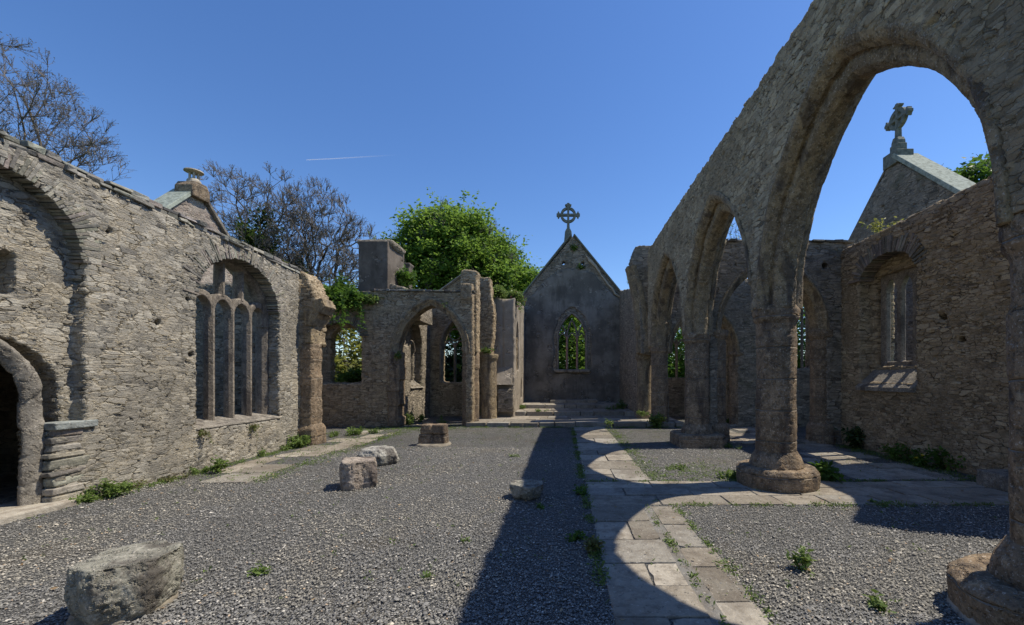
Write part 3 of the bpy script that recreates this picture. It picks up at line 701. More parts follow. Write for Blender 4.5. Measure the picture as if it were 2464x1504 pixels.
for i, y in enumerate(PY):
    p = sub('pier', ar); vx = .02 if i in (2, 3) else .028
    mb = MB(); octa(mb, 3.2, y, course_levels(.42 if i < 5 else .1, 2.42, .285, 30+i, am=.008), jit=.006, seed=i); mb.obj('shaft', 'granite', p, voxel=vx)
    mb = MB(); octa(mb, 3.2, y, [(2.36, .27), (2.42, .29), (2.47, .325), (2.6, .335), (2.66, .30)], jit=.004); mb.obj('capital', 'granite', p, voxel=vx)
    if i < 5:
        mb = MB(); octa(mb, 3.2, y, [(.2, .37), (.30, .39), (.40, .36), (.52, .29)], jit=.004)
        mb.obj('shaft_foot', 'granite', p, voxel=vx)
        mb = MB(); octa(mb, 3.2, y, *( ([(-.1, .57), (.06, .60), (.22, .61), (.285, .55)], .3) if i != 4 else ([(-.1, .77), (.1, .78), (.24, .77), (.29, .73)], .13) ), jit=.012, seed=7+i, n=4 if i == 4 else 8, rot=math.pi/4 if i == 4 else math.pi/8)
        mb.obj('plinth', 'granite', p, voxel=vx)
        if i == 2:
            mb = MB(); octa(mb, 3.2, y, [(-.1, .66), (.1, .585)], bev=.3); mb.obj('cement_skirt', 'mortar', p, voxel=.03)

# =================================================================== SOUTH AISLE WALL (right)
XR = 6.7
sw = thing('aisle_wall', (6.95, 6, 0), 'brown rubble wall in shade on the far right with a recessed two light lancet window', 'wall')
mb = MB(); top = [(10.2, 4.66), (8.2, 4.72), (6.2, 4.78), (5.75, 5.2), (5.35, 5.9), (5.0, 5.2), (4.6, 4.0), (-6, 3.6)]
outl = rag([(-6, -.2), (10.2, -.2)]+top, .3, .012, 5)
wh = rag([(7.9, 1.5), (9.4, 1.5), (9.4, 3.75)]+arch(7.9, 9.4, 3.78, 4.24)[::-1]+[(7.9, 3.75)], .2, .012, 6)
mb.prism('X', outl, XR, XR+.35, [wh]+putlogs([(7.35, 2.66), (7.0, 2.25)], .07)); 
wh2 = [(8.0, 1.85), (9.32, 1.85), (9.32, 3.85), (8.0, 3.85)]
mb.prism('X', outl, XR+.32, XR+.75, [wh2])
mb.obj('masonry', 'brown', sw, voxel=.027)
mb = MB(); voussoirs(mb, 'X', arch(7.9, 9.4, 3.76, 4.22, 16), XR, -.035, .3, .06, 4, depth=.3, base=(.22, .19, .155)); mb.obj('relieving_arch', 'slate', sw, bevel=.006)
mb = MB(); mb.add([(XR-.07, 7.88, 1.4), (XR-.07, 9.42, 1.4), (XR+.45, 9.42, 1.9), (XR+.45, 7.88, 1.9), (XR+.45, 7.88, 1.3), (XR+.45, 9.42, 1.3), (XR-.07, 7.88, 1.32), (XR-.07, 9.42, 1.32)], [(0, 1, 2, 3), (6, 7, 1, 0), (6, 0, 3, 4), (7, 5, 2, 1), (4, 3, 2, 5), (6, 4, 5, 7)]); mb.obj('sloping_sill', 'greyst', sw)
mb = MB()
lan = [opening(u-.15, u+.15, 1.95, 3.45, 3.74, 8)[::-1] for u in (8.22, 8.62, 9.02)]
mb.prism('X', [(8.0, 1.86), (9.32, 1.86), (9.32, 3.86), (8.0, 3.86)], XR+.42, XR+.54, lan)
mb.obj('lancet_frame', 'tracery', sw, voxel=.016)
mb = MB(); mb.prism('Z', [(6.1, 4.95), (6.72, 4.95), (6.72, 6.2), (6.15, 6.2)], 0, .24); mb.obj('stone_ledge', 'greyst', sw, voxel=.03)

# =================================================================== SOUTH TRANSVERSE WALL with big arch (faces us)
st = thing('transept_wall', (5.1, 10.3, 0), 'shaded rubble cross wall with one big pointed arch, between arcade and right wall', 'wall')
mb = MB(); top = [(6.95, 4.86), (5, 4.9), (3.52, 4.88)]
ah = opening(3.72, 6.34, .05, 2.7, 4.5)[::-1]
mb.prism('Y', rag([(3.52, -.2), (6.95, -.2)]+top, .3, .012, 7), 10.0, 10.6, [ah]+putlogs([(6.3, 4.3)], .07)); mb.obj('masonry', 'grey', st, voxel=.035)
mb = MB(); capstones(mb, 'Y', top[::-1], 9.98, 10.62, 19, h=(.02, .04), lay=1, base=(.15, .14, .12)); mb.obj('coping', 'slate', st, bevel=.006)
mb = MB()
inn = [(3.86, 2.7)]+arch(3.86, 6.2, 2.74, 4.32, 16)+[(6.2, 2.7)]; out = [(3.68, 2.7)]+arch(3.68, 6.4, 2.74, 4.56, 16)+[(6.4, 2.7)]
moulding(mb, 'Y', inn, out, [(9.96, 1), (9.97, .7), (10.06, .45), (10.12, 0), (10.48, 0), (10.54, .5), (10.62, 1)], 13, jit=.01, seed=6); mb.obj('arch_moulding', 'arch', st, voxel=.028)
for x in (3.76, 6.36):
    p = sub('respond', st)
    mb = MB(); octa(mb, x, 10.25, course_levels(.4, 2.6, .25, 40, am=.004)); mb.obj('shaft', 'granite', p, voxel=.028)
    mb = MB(); octa(mb, x, 10.25, [(2.54, .25), (2.62, .3), (2.76, .31)]); mb.obj('capital', 'granite', p, voxel=.028)
    mb = MB(); octa(mb, x, 10.25, [(0, .35), (.4, .33), (.5, .27)]); mb.obj('base', 'granite', p, voxel=.028)
# far wall of the south transept
s2 = thing('transept_wall', (6.5, 13.8, 0), 'dark rubble wall seen through the big right arch, with its own smaller pointed arch', 'wall')
mb = MB(); ah = opening(3.45, 5.72, .05, 2.45, 4.0)[::-1]; wh = opening(7.55, 8.25, 1.9, 3.75, 4.45)[::-1]
mb.prism('Y', rag([(3.52, -.2), (9.6, -.2), (9.6, 4.9), (3.3, 4.8)], .3, .012, 7), 13.6, 14.2, [ah, wh]); mb.obj('masonry', 'grey', s2, voxel=.045)
mb = MB(); inn = [(3.6, 2.4)]+arch(3.6, 5.6, 2.45, 3.86, 14)+[(5.6, 2.4)]; out = [(3.42, 2.4)]+arch(3.42, 5.78, 2.45, 4.08, 14)+[(5.78, 2.4)]
moulding(mb, 'Y', inn, out, [(13.55, 1), (13.57, .6), (13.66, .4), (13.7, 0), (14.1, 0), (14.2, 1)], 12, jit=.01, seed=9); mb.obj('arch_moulding', 'arch', s2, voxel=.032)
p = sub('respond', s2); mb = MB(); octa(mb, 5.78, 13.85, course_levels(0, 2.35, .25, 42)); mb.obj('shaft', 'granite', p, voxel=.032)
mb = MB(); octa(mb, 5.78, 13.85, [(2.3, .25), (2.36, .3), (2.46, .3)]); mb.obj('capital', 'granite', p, voxel=.032)
mb = MB(); bar(mb, 'Y', opening(7.55, 8.25, 1.9, 3.75, 4.45), 13.7, .1, .2); bar(mb, 'Y', [(7.9, 1.9), (7.9, 3.9)], 13.75, .07, .12); bar(mb, 'Y', arch(7.55, 8.25, 3.5, 3.75, 6), 13.75, .06, .12); mb.obj('window_tracery', 'tracery', s2)
s3 = thing('chapel_wall', (5.2, 16, 0), 'chapel corner walls with mullioned window, glimpsed between arcade piers right of the chancel', 'wall')
mb = MB(); hole = opening(4.25, 5.25, 1.6, 2.8, 4.0)[::-1]
mb.prism('Y', rag([(3.2, -.2), (6.1, -.2), (6.1, 4.6), (3.2, 4.6)], .4, .01, 2), 17.2, 17.7, [hole]); mb.obj('end_wall', 'grey', s3, voxel=.05)
mb = MB(); hole = opening(15.0, 16.1, 1.6, 2.75, 3.6)[::-1]
mb.prism('X', rag([(14.2, -.2), (17.6, -.2), (17.6, 4.4), (14.2, 4.4)], .4, .01, 2), 5.6, 6.1, [hole]); mb.obj('side_wall', 'brown', s3, voxel=.05)
mb = MB(); bar(mb, 'Y', [(4.75, 1.6), (4.75, 3.2)], 17.4, .1, .18); bar(mb, 'Y', arch(4.3, 4.75, 2.8, 3.2, 6), 17.4, .07, .14); bar(mb, 'Y', arch(4.75, 5.2, 2.8, 3.2, 6), 17.4, .07, .14); bar(mb, 'Y', opening(4.25, 5.25, 1.6, 2.8, 4.0), 17.35, .1, .2); mb.obj('window_tracery', 'tracery', s3)
mb = MB(); mb.add([(5.56, 14.95, 1.5), (5.56, 16.15, 1.5), (5.9, 16.15, 1.75), (5.9, 14.95, 1.75), (5.9, 14.95, 1.4), (5.9, 16.15, 1.4)], [(0, 1, 2, 3), (0, 3, 4), (1, 5, 2), (4, 3, 2, 5), (0, 4, 5, 1)]); mb.obj('sloping_sill', 'greyst', s3)
# south transept end gable with its cross
sgb = thing('transept_gable', (9.8, 12.1, 0), 'high rubble gable with sunlit coping and wheel cross, seen through the nearest arch', 'gable')
mb = MB(); mb.prism('X', rag([(9.9, -.2), (14.3, -.2), (14.3, 5.85), (12.1, 7.98), (9.9, 5.9)], .2, .02, 4), 9.56, 10.05); mb.obj('masonry', 'grey', sgb, voxel=.045)
coping_slab((9.6, 5.6), (12.02, 7.98), 9.48, 10.2, .11, 'crosspale', sgb)
coping_slab((14.4, 5.75), (12.2, 7.98), 9.6, 10.12, .06, 'greyst', sgb)
mb = MB(); mb.prism('X', [(11.84, 7.75), (12.36, 7.75), (12.36, 8.14), (11.84, 8.14)], 9.5, 10.0); mb.prism('X', [(11.95, 8.13), (12.25, 8.13), (12.25, 8.38), (11.95, 8.38)], 9.62, 9.9); mb.obj('apex_block', 'cross', sgb, bevel=.02)
wheel_cross(sgb, 'X', 12.1, 9.76, 8.26, .78, 'cross', .24)
# =================================================================== GROUND, PATHS, STEPS
def sheet(name, x0, x1, y0, y1, z, mat, nx=1, ny=1, wob=0):
    mb = MB(); vs = []; 
    for j in range(ny+1):
        for i in range(nx+1):
            x = x0+(x1-x0)*i/nx; y = y0+(y1-y0)*j/ny
            vs.append((x, y, z+(noise.noise(Vector((x*.4, y*.4, 3)))*wob)))
    fs = [(j*(nx+1)+i, j*(nx+1)+i+1, (j+1)*(nx+1)+i+1, (j+1)*(nx+1)+i) for j in range(ny) for i in range(nx)]
    mb.add(vs, fs); return mb.obj(name, mat)
s = NT('grass_ground', .95); co = s.coord(); s.color(s.mix(s.smooth(s.noise(co, .8, 5), .4, .6), (.05, .09, .02), (.09, .12, .035))); s.bump(s.noise(co, 12, 5, .7), 1, .05)
tag(sheet('ground', -900, 900, -900, 900, -.04, s.m), kind='structure')
s = NT('gravel', .9, .25); co = s.coord()
p = s.vmath('ADD', co, s.vmath('MULTIPLY', s.noise(co, 30, 2, col=True), (.012, .012, .012)))
v = s.vor(p, 62, 'DISTANCE_TO_EDGE'); vc = s.vor(p, 62, 'F1', 'Color'); sp = s.n('SeparateColor'); s.l(vc, sp.inputs[0])
c = s.ramp(sp.outputs[0], [(0, (.132, .13, .121)), (.45, (.203, .198, .184)), (.8, (.275, .266, .244)), (.94, (.34, .326, .29)), (1, (.5, .47, .42))])
c = s.mix(s.smooth(v, 0, .12, .6, 0), c, (.05, .048, .045))
c = s.mix(s.smooth(s.noise(co, .9, 5, .65), .52, .68, 0, .5), c, (.2, .17, .125))
c = s.mix(s.smooth(s.noise(co, .35, 3, .5), .5, .65, 0, .3), c, (.1, .098, .092))
sx = s.n('SeparateXYZ'); s.l(co, sx.inputs[0])
mossy = s.math('MULTIPLY', s.smooth(s.noise(co, 3.5, 4, .7), .52, .62), s.smooth(sx.outputs[1], 8.5, 13))
c = s.mix(s.math('MULTIPLY', mossy, .5), c, (.08, .1, .03))
s.color(c); s.bump(s.math('ADD', s.smooth(v, 0, .3), s.math('MULTIPLY', sp.outputs[1], .8)), 1, .02); M['gravel'] = s.m
tag(sheet('gravel_floor', -10.4, 9.5, -7, 17.2, 0, 'gravel', 60, 80, .012), kind='structure')

# loose gravel standing proud of the floor near the camera
g = np.random.default_rng(3); N = 125000
Y = 1.9+7.6*g.random(N)**1.55; X = (g.random(N)*2-1)*1.0
xmin = np.maximum(-6.15, -1.37*Y-.2); xmax = np.minimum(6.5, 1.12*Y+.2); X = xmin+(xmax-xmin)*(X+1)/2
keep = ~((X > .33) & (X < 1.33)) & ~((X > .3) & (Y > 5.2) & (Y < 6.4)) & ~((X < -4.9) & (Y > 6.5))
keep |= (g.random(N) < .012)
keep |= (np.abs(X-.33) < .035) | (np.abs(X-1.35) < .03) & (Y < 5.2) | (np.abs(Y-5.21) < .03) & (X > 1.3)
X, Y = X[keep], Y[keep]; N = len(X)
base = np.array([(1, 0, 0), (-1, 0, 0), (0, 1, 0), (0, -1, 0), (0, 0, 1), (0, 0, -1), (.6, .6, .5), (-.6, -.6, .5)]); 
base = base[:6]
F0 = np.array([(0, 2, 4), (2, 1, 4), (1, 3, 4), (3, 0, 4)])
sz = .0052+.005*g.random(N)+.011*(g.random(N) < .008)
a = g.random(N)*2*np.pi; 
V = base[None]*np.stack([sz*1.25, sz*.85, sz*.62], 1)[:, None, :]*(1+.45*(g.random((N, 6, 3))-.5))
V[:, 4, :2] += (sz*.4)[:, None]*(g.random((N, 2))-.5)
til = .55*(g.random((N, 2))-.5); V[:, :, 2] += V[:, :, 0]*til[:, :1]+V[:, :, 1]*til[:, 1:]
ca, sa = np.cos(a)[:, None], np.sin(a)[:, None]
x = V[:, :, 0]*ca-V[:, :, 1]*sa; y = V[:, :, 0]*sa+V[:, :, 1]*ca
V[:, :, 0] = x+X[:, None]; V[:, :, 1] = y+Y[:, None]; V[:, :, 2] += (.006+.008*g.random(N))[:, None]
F = (F0[None]+np.arange(N)[:, None, None]*6).reshape(-1, 3)
pal = np.array([(.115, .114, .112), (.155, .153, .148), (.195, .19, .182), (.235, .228, .215), (.29, .277, .25), (.5, .47, .42), (.38, .29, .21)])
ci = pal[g.choice(7, N, p=[.2, .25, .24, .16, .105, .032, .013])]*(.93+.3*g.random((N, 1)))
lf = np.array([noise.noise(Vector((a_*.7, b_*.7, 0)))+.5*noise.noise(Vector((a_*2.3, b_*2.3, 5))) for a_, b_ in zip(X, Y)])[:, None]
ci = ci*(1+.35*lf)*np.where(lf > .15, np.array([[1.03, 1.0, .93]]), 1.0)*np.array([[1.0, .985, .95]])
s = NT('gravel_stone', .8, .3); at = s.n('Attribute', attribute_name='tint'); s.color(at.outputs['Color'])
o = link('loose_gravel', np_mesh('loose_gravel', V.reshape(-1, 3), F, np.repeat(ci, 6, 0)), None, s.m)
tag(o, 'dark grey loose gravel chippings covering the nave floor', 'gravel', kind='stuff')

def slabs(mb, rects, z, seed, th=.06, gap=.003):
    rg = random.Random(seed)
    pal = [(.33, .29, .23), (.27, .235, .185), (.38, .34, .275), (.23, .205, .165), (.31, .285, .24)]
    for x0, x1, y0, y1 in rects:
        c = rg.choice(pal); k_ = rg.uniform(.85, 1.08); c = tuple(q*k_ for q in c); zz = z+rg.uniform(-.009, .006)
        cs = [(x0+gap+rg.uniform(0, .007), y0+gap+rg.uniform(0, .007)), (x1-gap-rg.uniform(0, .007), y0+gap+rg.uniform(0, .007)), (x1-gap-rg.uniform(0, .007), y1-gap-rg.uniform(0, .007)), (x0+gap+rg.uniform(0, .007), y1-gap-rg.uniform(0, .007))]
        cx, cy = (x0+x1)/2, (y0+y1)/2; P = []
        for i in range(4):
            p, q = cs[i], cs[(i+1) % 4]; m = max(2, int(math.dist(p, q)/.07))
            for j in range(m):
                t = j/m; inn = rg.uniform(0, .006)+(.015+rg.random()*.03 if (j == 0 and rg.random() < .2) or rg.random() < .02 else 0)
                x, y = p[0]+(q[0]-p[0])*t, p[1]+(q[1]-p[1])*t
                P.append((x+(cx-x)*inn/max(.1, abs(cx-x)+abs(cy-y)), y+(cy-y)*inn/max(.1, abs(cx-x)+abs(cy-y))))
        n = len(P); tx, ty = rg.uniform(-.008, .008), rg.uniform(-.008, .008)
        vs = [(x, y, zz-th) for x, y in P]+[(x, y, zz-.004+(x-cx)*tx+(y-cy)*ty-rg.uniform(0, .003)) for x, y in P]+[(x+(cx-x)*.012, y+(cy-y)*.012, zz+(x-cx)*tx+(y-cy)*ty) for x, y in P]
        mb.add(vs, [(i, (i+1) % n, (i+1) % n+n, i+n) for i in range(n)]+[(i+n, (i+1) % n+n, (i+1) % n+2*n, i+2*n) for i in range(n)]+[tuple(range(2*n, 3*n))], c)
mb = MB(); rc = []
ys = [.6, 1.3, 1.9, 2.35, 2.75, 3.17, 3.56, 4.08, 4.6, 5.19]
for i, (a, b) in enumerate(zip(ys, ys[1:])):
    if i in (3, 5, 7): rc += [(.33, .7, a, b), (.7, 1.0-.03*(i % 2), a, b)]
    else: rc.append((.33, .98, a, b))
ys = [.6, 1.5, 2.2, 2.55, 2.95, 3.5, 3.9, 4.5, 5.15]
rc += [(1.07, 1.36+.02*(i % 3), a, b) for i, (a, b) in enumerate(zip(ys, ys[1:]))]
for row, (a, b) in enumerate(((5.2, 5.62), (5.62, 6.0), (6.0, 6.38))):
    x = .33; rg = random.Random(row)
    while x < 6.6:
        ln = rg.uniform(.45, 1.0); rc.append((x, min(6.65, x+ln), a, b)); x += ln
y = 6.38; rg = random.Random(4)
while y < 13.4:
    d = rg.uniform(.35, .75)
    if rg.random() < .4: m_ = rg.uniform(.7, 1.0); rc += [(.33, m_, y, y+d), (m_, 1.36, y, y+d)]
    else: rc.append((.33, 1.36, y, y+d))
    y += d
slabs(mb, rc, .016, 3)
mb.add([(.96, .6, .009), (1.09, .6, .009), (1.09, 5.19, .009), (.96, 5.19, .009)], [(0, 1, 2, 3)], (.2, .19, .17))
tag(mb.obj('flagstone_path', 'flag'), kind='structure')
mb = MB(); rc = []; y = 6.3; rg = random.Random(9)
while y < 12.6:
    d = rg.uniform(.4, .9); x = -6.05+rg.uniform(0, .2)
    while x < -5.0:
        ln = rg.uniform(.35, .8); 
        if rg.random() < .75: rc.append((x, min(-4.8, x+ln), y, y+d))
        x += ln
    y += d
slabs(mb, rc, .013, 5); tag(mb.obj('side_path', 'flag'), kind='structure')
mb = MB(); rc = []; y = 6.5; rg = random.Random(19)
while y < 13.2:
    d = rg.uniform(.4, .9); x = 4.6
    while x < 6.1:
        ln = rg.uniform(.35, .8); 
        if rg.random() < .7: rc.append((x, min(6.3, x+ln), y, y+d))
        x += ln
    y += d
slabs(mb, rc, .016, 6); tag(mb.obj('aisle_paving', 'flag'), kind='structure')
def step(name, x0, x1, y0, y1, z, seed, gravel=False, dep=.42, h=.14):
    mb = MB(); rg = random.Random(seed); x = x0
    rc = []
    while x < x1:
        ln = rg.uniform(.5, 1.2); rc.append((x, min(x1, x+ln), y0+rg.uniform(-.03, .03), y0+dep)); x += ln
    slabs(mb, rc, z, seed, th=h+.02, gap=.012)
    rc = []; y = y0+dep
    while y < y1:
        d = min(rg.uniform(.45, .8), y1-y+.02); x = x0
        while x < x1:
            ln = rg.uniform(.6, 1.3); rc.append((x, min(x1, x+ln), y, y+d)); x += ln
        y += d
    slabs(mb, rc, z-.008, seed+1, th=h+.02)
    return tag(mb.obj(name, 'flag'), kind='structure')
step('nave_step', -3.15, 3.95, 13.4, 15.95, .15, 3)
step('chancel_step', -2.35, 2.9, 15.9, 17.75, .3, 5)
step('upper_step', -1.83, 2.71, 17.7, 20.05, .45, 6)
step('altar_step', -.6, 1.6, 19.1, 20.03, .57, 7, h=.12)

# =================================================================== LOOSE STONES
def rock(name, rings, c, seed, label, cat, mat='rock', sx=1, sy=1, chips=(), n=28, rough=.03, group='loose stones on the gravel', rot=0, ang=None):
    """rings = (z, r) ; lofted, chipped by planes and roughened"""
    rg = random.Random(seed); bm = bmesh.new(); L = []
    offs = [rg.uniform(-.06, .06) for _ in range(8)]
    for z, r in rings:
        ring = []
        for i in range(n):
            a = 2*math.pi*i/n
            k = 1+sum(offs[m]*math.cos((m+1)*a+m) for m in range(2, 6))
            if ang: k *= 1/max(math.cos((a+.3) % (2*math.pi/ang)-math.pi/ang), .6)*math.cos(math.pi/ang)
            ring.append(bm.verts.new((r*k*math.cos(a)*sx, r*k*math.sin(a)*sy, z)))
        L.append(ring)
    for A, B in zip(L, L[1:]):
        for i in range(n): bm.faces.new((A[i], A[(i+1) % n], B[(i+1) % n], B[i]))
    bm.faces.new(list(reversed(L[0]))); bm.faces.new(L[-1])
    for nx, ny, nz, d in chips:
        nn = Vector((nx, ny, nz)).normalized()
        r_ = bmesh.ops.bisect_plane(bm, geom=bm.verts[:]+bm.edges[:]+bm.faces[:], plane_co=nn*d, plane_no=nn, clear_outer=True)
        ed = [e for e in bm.edges if e.is_boundary]
        if ed: bmesh.ops.holes_fill(bm, edges=ed)
    bmesh.ops.rotate(bm, verts=bm.verts, cent=(0, 0, 0), matrix=__import__('mathutils').Matrix.Rotation(rot, 3, 'Z'))
    bmesh.ops.triangulate(bm, faces=bm.faces)
    me = bpy.data.meshes.new(name); bm.to_mesh(me); bm.free()
    me = baked(me, .011)
    vs = me.vertices; co = np.empty(len(vs)*3); vs.foreach_get('co', co); co = co.reshape(-1, 3)
    no = np.empty(len(vs)*3); vs.foreach_get('normal', no); no = no.reshape(-1, 3)
    for i in range(len(vs)):
        p = Vector(co[i])+Vector((seed*3.7, 0, 0))
        top = .35 if no[i][2] > .9 else 1.0
        w = p+noise.noise_vector(p*6)*.06
        f = noise.voronoi(w*7)[0]; d = (f[1]-f[0])*.9+noise.turbulence(p*22, 4, False)*.45-.55+noise.noise(p*4)*.7
        co[i] += no[i]*(d*rough*top)
    vs.foreach_set('co', co.ravel()); me.update()
    o = link(name, me, None, mat); o.location = c; tag(o, label, cat, group); return o
rock('drum_stone', [(0, .22), (.07, .25), (.18, .275), (.3, .275), (.37, .262), (.42, .25)], (-3.01, 2.88, -.01), 3, 'big flat topped grey drum stone in the bottom left corner, nearest of the stones', 'stone', chips=[(0, .0, 1, .385), (.6, -.75, .5, .37), (-.9, -.2, .1, .262), (-.4, -.9, -.25, .262)], sx=1.0, rough=.02)
mb = MB(); octa(mb, -3.05, 2.9, [(-.05, .29), (.02, .28), (.05, .22)], n=10, jit=.01); o = mb.obj('cement_foot', 'footdirt', voxel=.02); tag(o, 'pale cement foot under the big drum stone in the bottom left corner', 'stone footing')
rock('broken_block', [(0, .31), (.08, .34), (.3, .335), (.4, .31), (.42, .3)], (-3.03, 6.15, -.01), 8, 'squarish brown broken block on the gravel, in front of a paler rounded stone', 'stone', 'rock2', chips=[(.7, -.6, .4, .36), (-1, .1, 0, .31), (.05, -1, .08, .29), (1, .1, .05, .31), (.04, 0, 1, .4)], ang=4, rough=.018)
rock('rounded_stone', [(0, .2), (.06, .26), (.2, .28), (.3, .22), (.34, .1)], (-3.42, 7.7, -.01), 9, 'pale rounded stone lying on its side just behind the squarish brown block', 'stone', 'palerock', sx=1.35, sy=.95, chips=[(.9, .1, .4, .36)], rough=.018, rot=.2)
rock('flat_stone', [(0, .13), (.05, .19), (.14, .24), (.2, .235), (.215, .2)], (-.49, 5.55, -.01), 14, 'small flat topped stone tapering downward, crossed by the shadow edge in mid gravel', 'stone', chips=[(-.6, -.7, .2, .2), (.7, -.5, -.1, .2), (0, 0, 1, .2)], rough=.014)
ps = thing('pier_stump', (-3.1, 9.95, 0), 'low reddish brown pier stump of two broken courses standing on the gravel', 'pier stump')
rg = random.Random(6)
for nm, z, h, L_ in (('lower_course', 0, .26, ((-.16, .17), (.17, .16))), ('upper_course', .27, .22, ((-.15, .14), (.155, .16)))):
    mb = MB()
    for dx, hw in L_: octa(mb, -3.1+dx, 9.95, [(z, hw*1.4), (z+h*.4, hw*1.38), (z+h, hw*1.3)], n=4, rot=math.pi/4, bev=.12, jit=.01, seed=int(dx*100))
    mb.obj(nm, 'granite', ps, voxel=.02)
mb = MB(); octa(mb, -3.1, 9.95, [(-.03, .46), (.05, .4)], n=8); mb.obj('cement_foot', 'footdirt', ps, voxel=.03)

# =================================================================== FOLIAGE
def leaf_cloud(name, C, size, rs, parent, mat, flat=.5, asp=.55, tintlo=0, tinthi=1, tint=None, up=.35):
    """one bent diamond leaf (or leaf spray) at every centre"""
    n = len(C); d = rs.normal(size=(n, 3)); d[:, 2] *= flat; d[:, 2] -= .15; d /= np.linalg.norm(d, axis=1)[:, None]
    t = rs.normal(size=(n, 3)); t -= (t*d).sum(1)[:, None]*d; t[:, 2] *= .4; t /= np.linalg.norm(t, axis=1)[:, None]
    s_ = (size*(.6+.8*rs.random(n)))[:, None] if np.isscalar(size) else size[:, None]
    nn = np.cross(d, t)
    V = np.stack([C, C+d*s_*.5+t*s_*asp*.5+nn*s_*.1, C+d*s_, C+d*s_*.5-t*s_*asp*.5+nn*s_*.1], 1)
    F = np.arange(n*4).reshape(n, 4)
    k = rs.random(n) if tint is None else tint
    return link(name, np_mesh(name, V.reshape(-1, 3), F, np.repeat(k, 4)[:, None]*np.ones(3)), parent, mat)
def crown_points(lobes, nclump, per, rs, spread=.5, shell=.55, vflat=.55):
    vol = np.array([r[0]*r[1]*r[2] for c, r in lobes])**.7; vol /= vol.sum(); P = []; T = []
    for _ in range(nclump):
        c, r = lobes[rs.choice(len(lobes), p=vol)]
        u = rs.normal(size=3); u /= np.linalg.norm(u)
        rad = (shell+(1-shell)*rs.random()**.6)
        rad *= 1+.16*noise.noise(Vector(u*2.3)+Vector(c)*.3)*2
        cc = np.array(c)+u*np.array(r)*rad
        n = int(per*(.5+rs.random())); sp = spread*(.6+.8*rs.random())
        P.append(cc+rs.normal(size=(n, 3))*np.array([sp, sp, sp*vflat])); T.append(np.clip(rs.normal(.5+.7*(rs.random()-.5), .2, n), 0, 1))
    return np.concatenate(P), np.concatenate(T)
def inside_pts(lobes, n, rs, shell=.35):
    vol = np.array([r[0]*r[1]*r[2] for c, r in lobes]); vol /= vol.sum(); P = []
    for _ in range(n):
        c, r = lobes[rs.choice(len(lobes), p=vol)]; u = rs.normal(size=3); u /= np.linalg.norm(u)
        P.append(np.array(c)+u*np.array(r)*(shell+(1-shell)*rs.random()**.42))
    return np.array(P)
def skeleton(trunk, targets, rs, k=.4, stepn=.9, cap=30000):
    """greedy branching: each target joins the node with least reach + path length"""
    P = np.zeros((cap, 3)); par = -np.ones(cap, int); pl = np.zeros(cap); n = 0
    for i, p in enumerate(trunk):
        P[n] = p; par[n] = n-1; pl[n] = 0 if n == 0 else pl[n-1]+np.linalg.norm(P[n]-P[n-1]); n += 1
    t0 = n-1; top = P[t0].copy(); start = max(1, n-4)
    order = np.argsort(np.linalg.norm(targets-top, axis=1))
    for ti in order:
        q = targets[ti]; d = np.linalg.norm(P[start:n]-q, axis=1)
        j = start+int(np.argmin(d+k*pl[start:n])); L = np.linalg.norm(q-P[j])
        m = max(1, int(L/stepn)); a = P[j].copy(); last = j; sag = rs.normal(size=3)*.1*L
        for s_ in range(1, m+1):
            t = s_/m; pt = a+(q-a)*t+sag*math.sin(math.pi*t)+np.array([0, 0, -.08*L*math.sin(math.pi*t)])
            P[n] = pt; par[n] = last; pl[n] = pl[last]+np.linalg.norm(pt-P[last]); last = n; n += 1
            if n > cap-60: break
        if n > cap-60: break
    P = P[:n]; par = par[:n]; return P, par
def tubes(name, A, B, ra, rb, parent, mat, sides=5):
    d = B-A; L = np.linalg.norm(d, axis=1)[:, None]+1e-9; d = d/L
    ref = np.where(np.abs(d[:, 2:3]) < .9, np.array([[0, 0, 1.]]), np.array([[1., 0, 0]]))
    u = np.cross(d, ref); u /= np.linalg.norm(u, axis=1)[:, None]; v = np.cross(d, u); V = []
    for k in range(sides):
        a = 2*math.pi*k/sides; o = u*math.cos(a)+v*math.sin(a)
        V.append(A+o*ra[:, None]); V.append(B+d*ra[:, None]*.3+o*rb[:, None])
    V = np.stack(V, 1); n = len(A); F = []
    idx = np.arange(n)[:, None]*sides*2
    for k in range(sides):
        j = (k+1) % sides; F.append(idx+np.array([[2*k, 2*j, 2*j+1, 2*k+1]]))
    F = np.stack(F, 1).reshape(-1, 4)
    return link(name, np_mesh(name, V.reshape(-1, 3), F, None, smooth=True), parent, mat)
def join2(name, o, o2, parent):
    bm = bmesh.new(); bm.from_mesh(o.data); k = len(bm.faces); bm.from_mesh(o2.data); bm.faces.ensure_lookup_table()
    for f in bm.faces[k:]: f.material_index = 1
    me = bpy.data.meshes.new(name); bm.to_mesh(me); bm.free(); m1, m2 = o.data.materials[0], o2.data.materials[0]
    for q in (o, o2): d = q.data; bpy.data.objects.remove(q); bpy.data.meshes.remove(d)
    r_ = link(name, me, parent, m1); me.materials.append(m2)
    me.polygons.foreach_set('material_index', [0]*k+[1]*(len(me.polygons)-k)); return r_
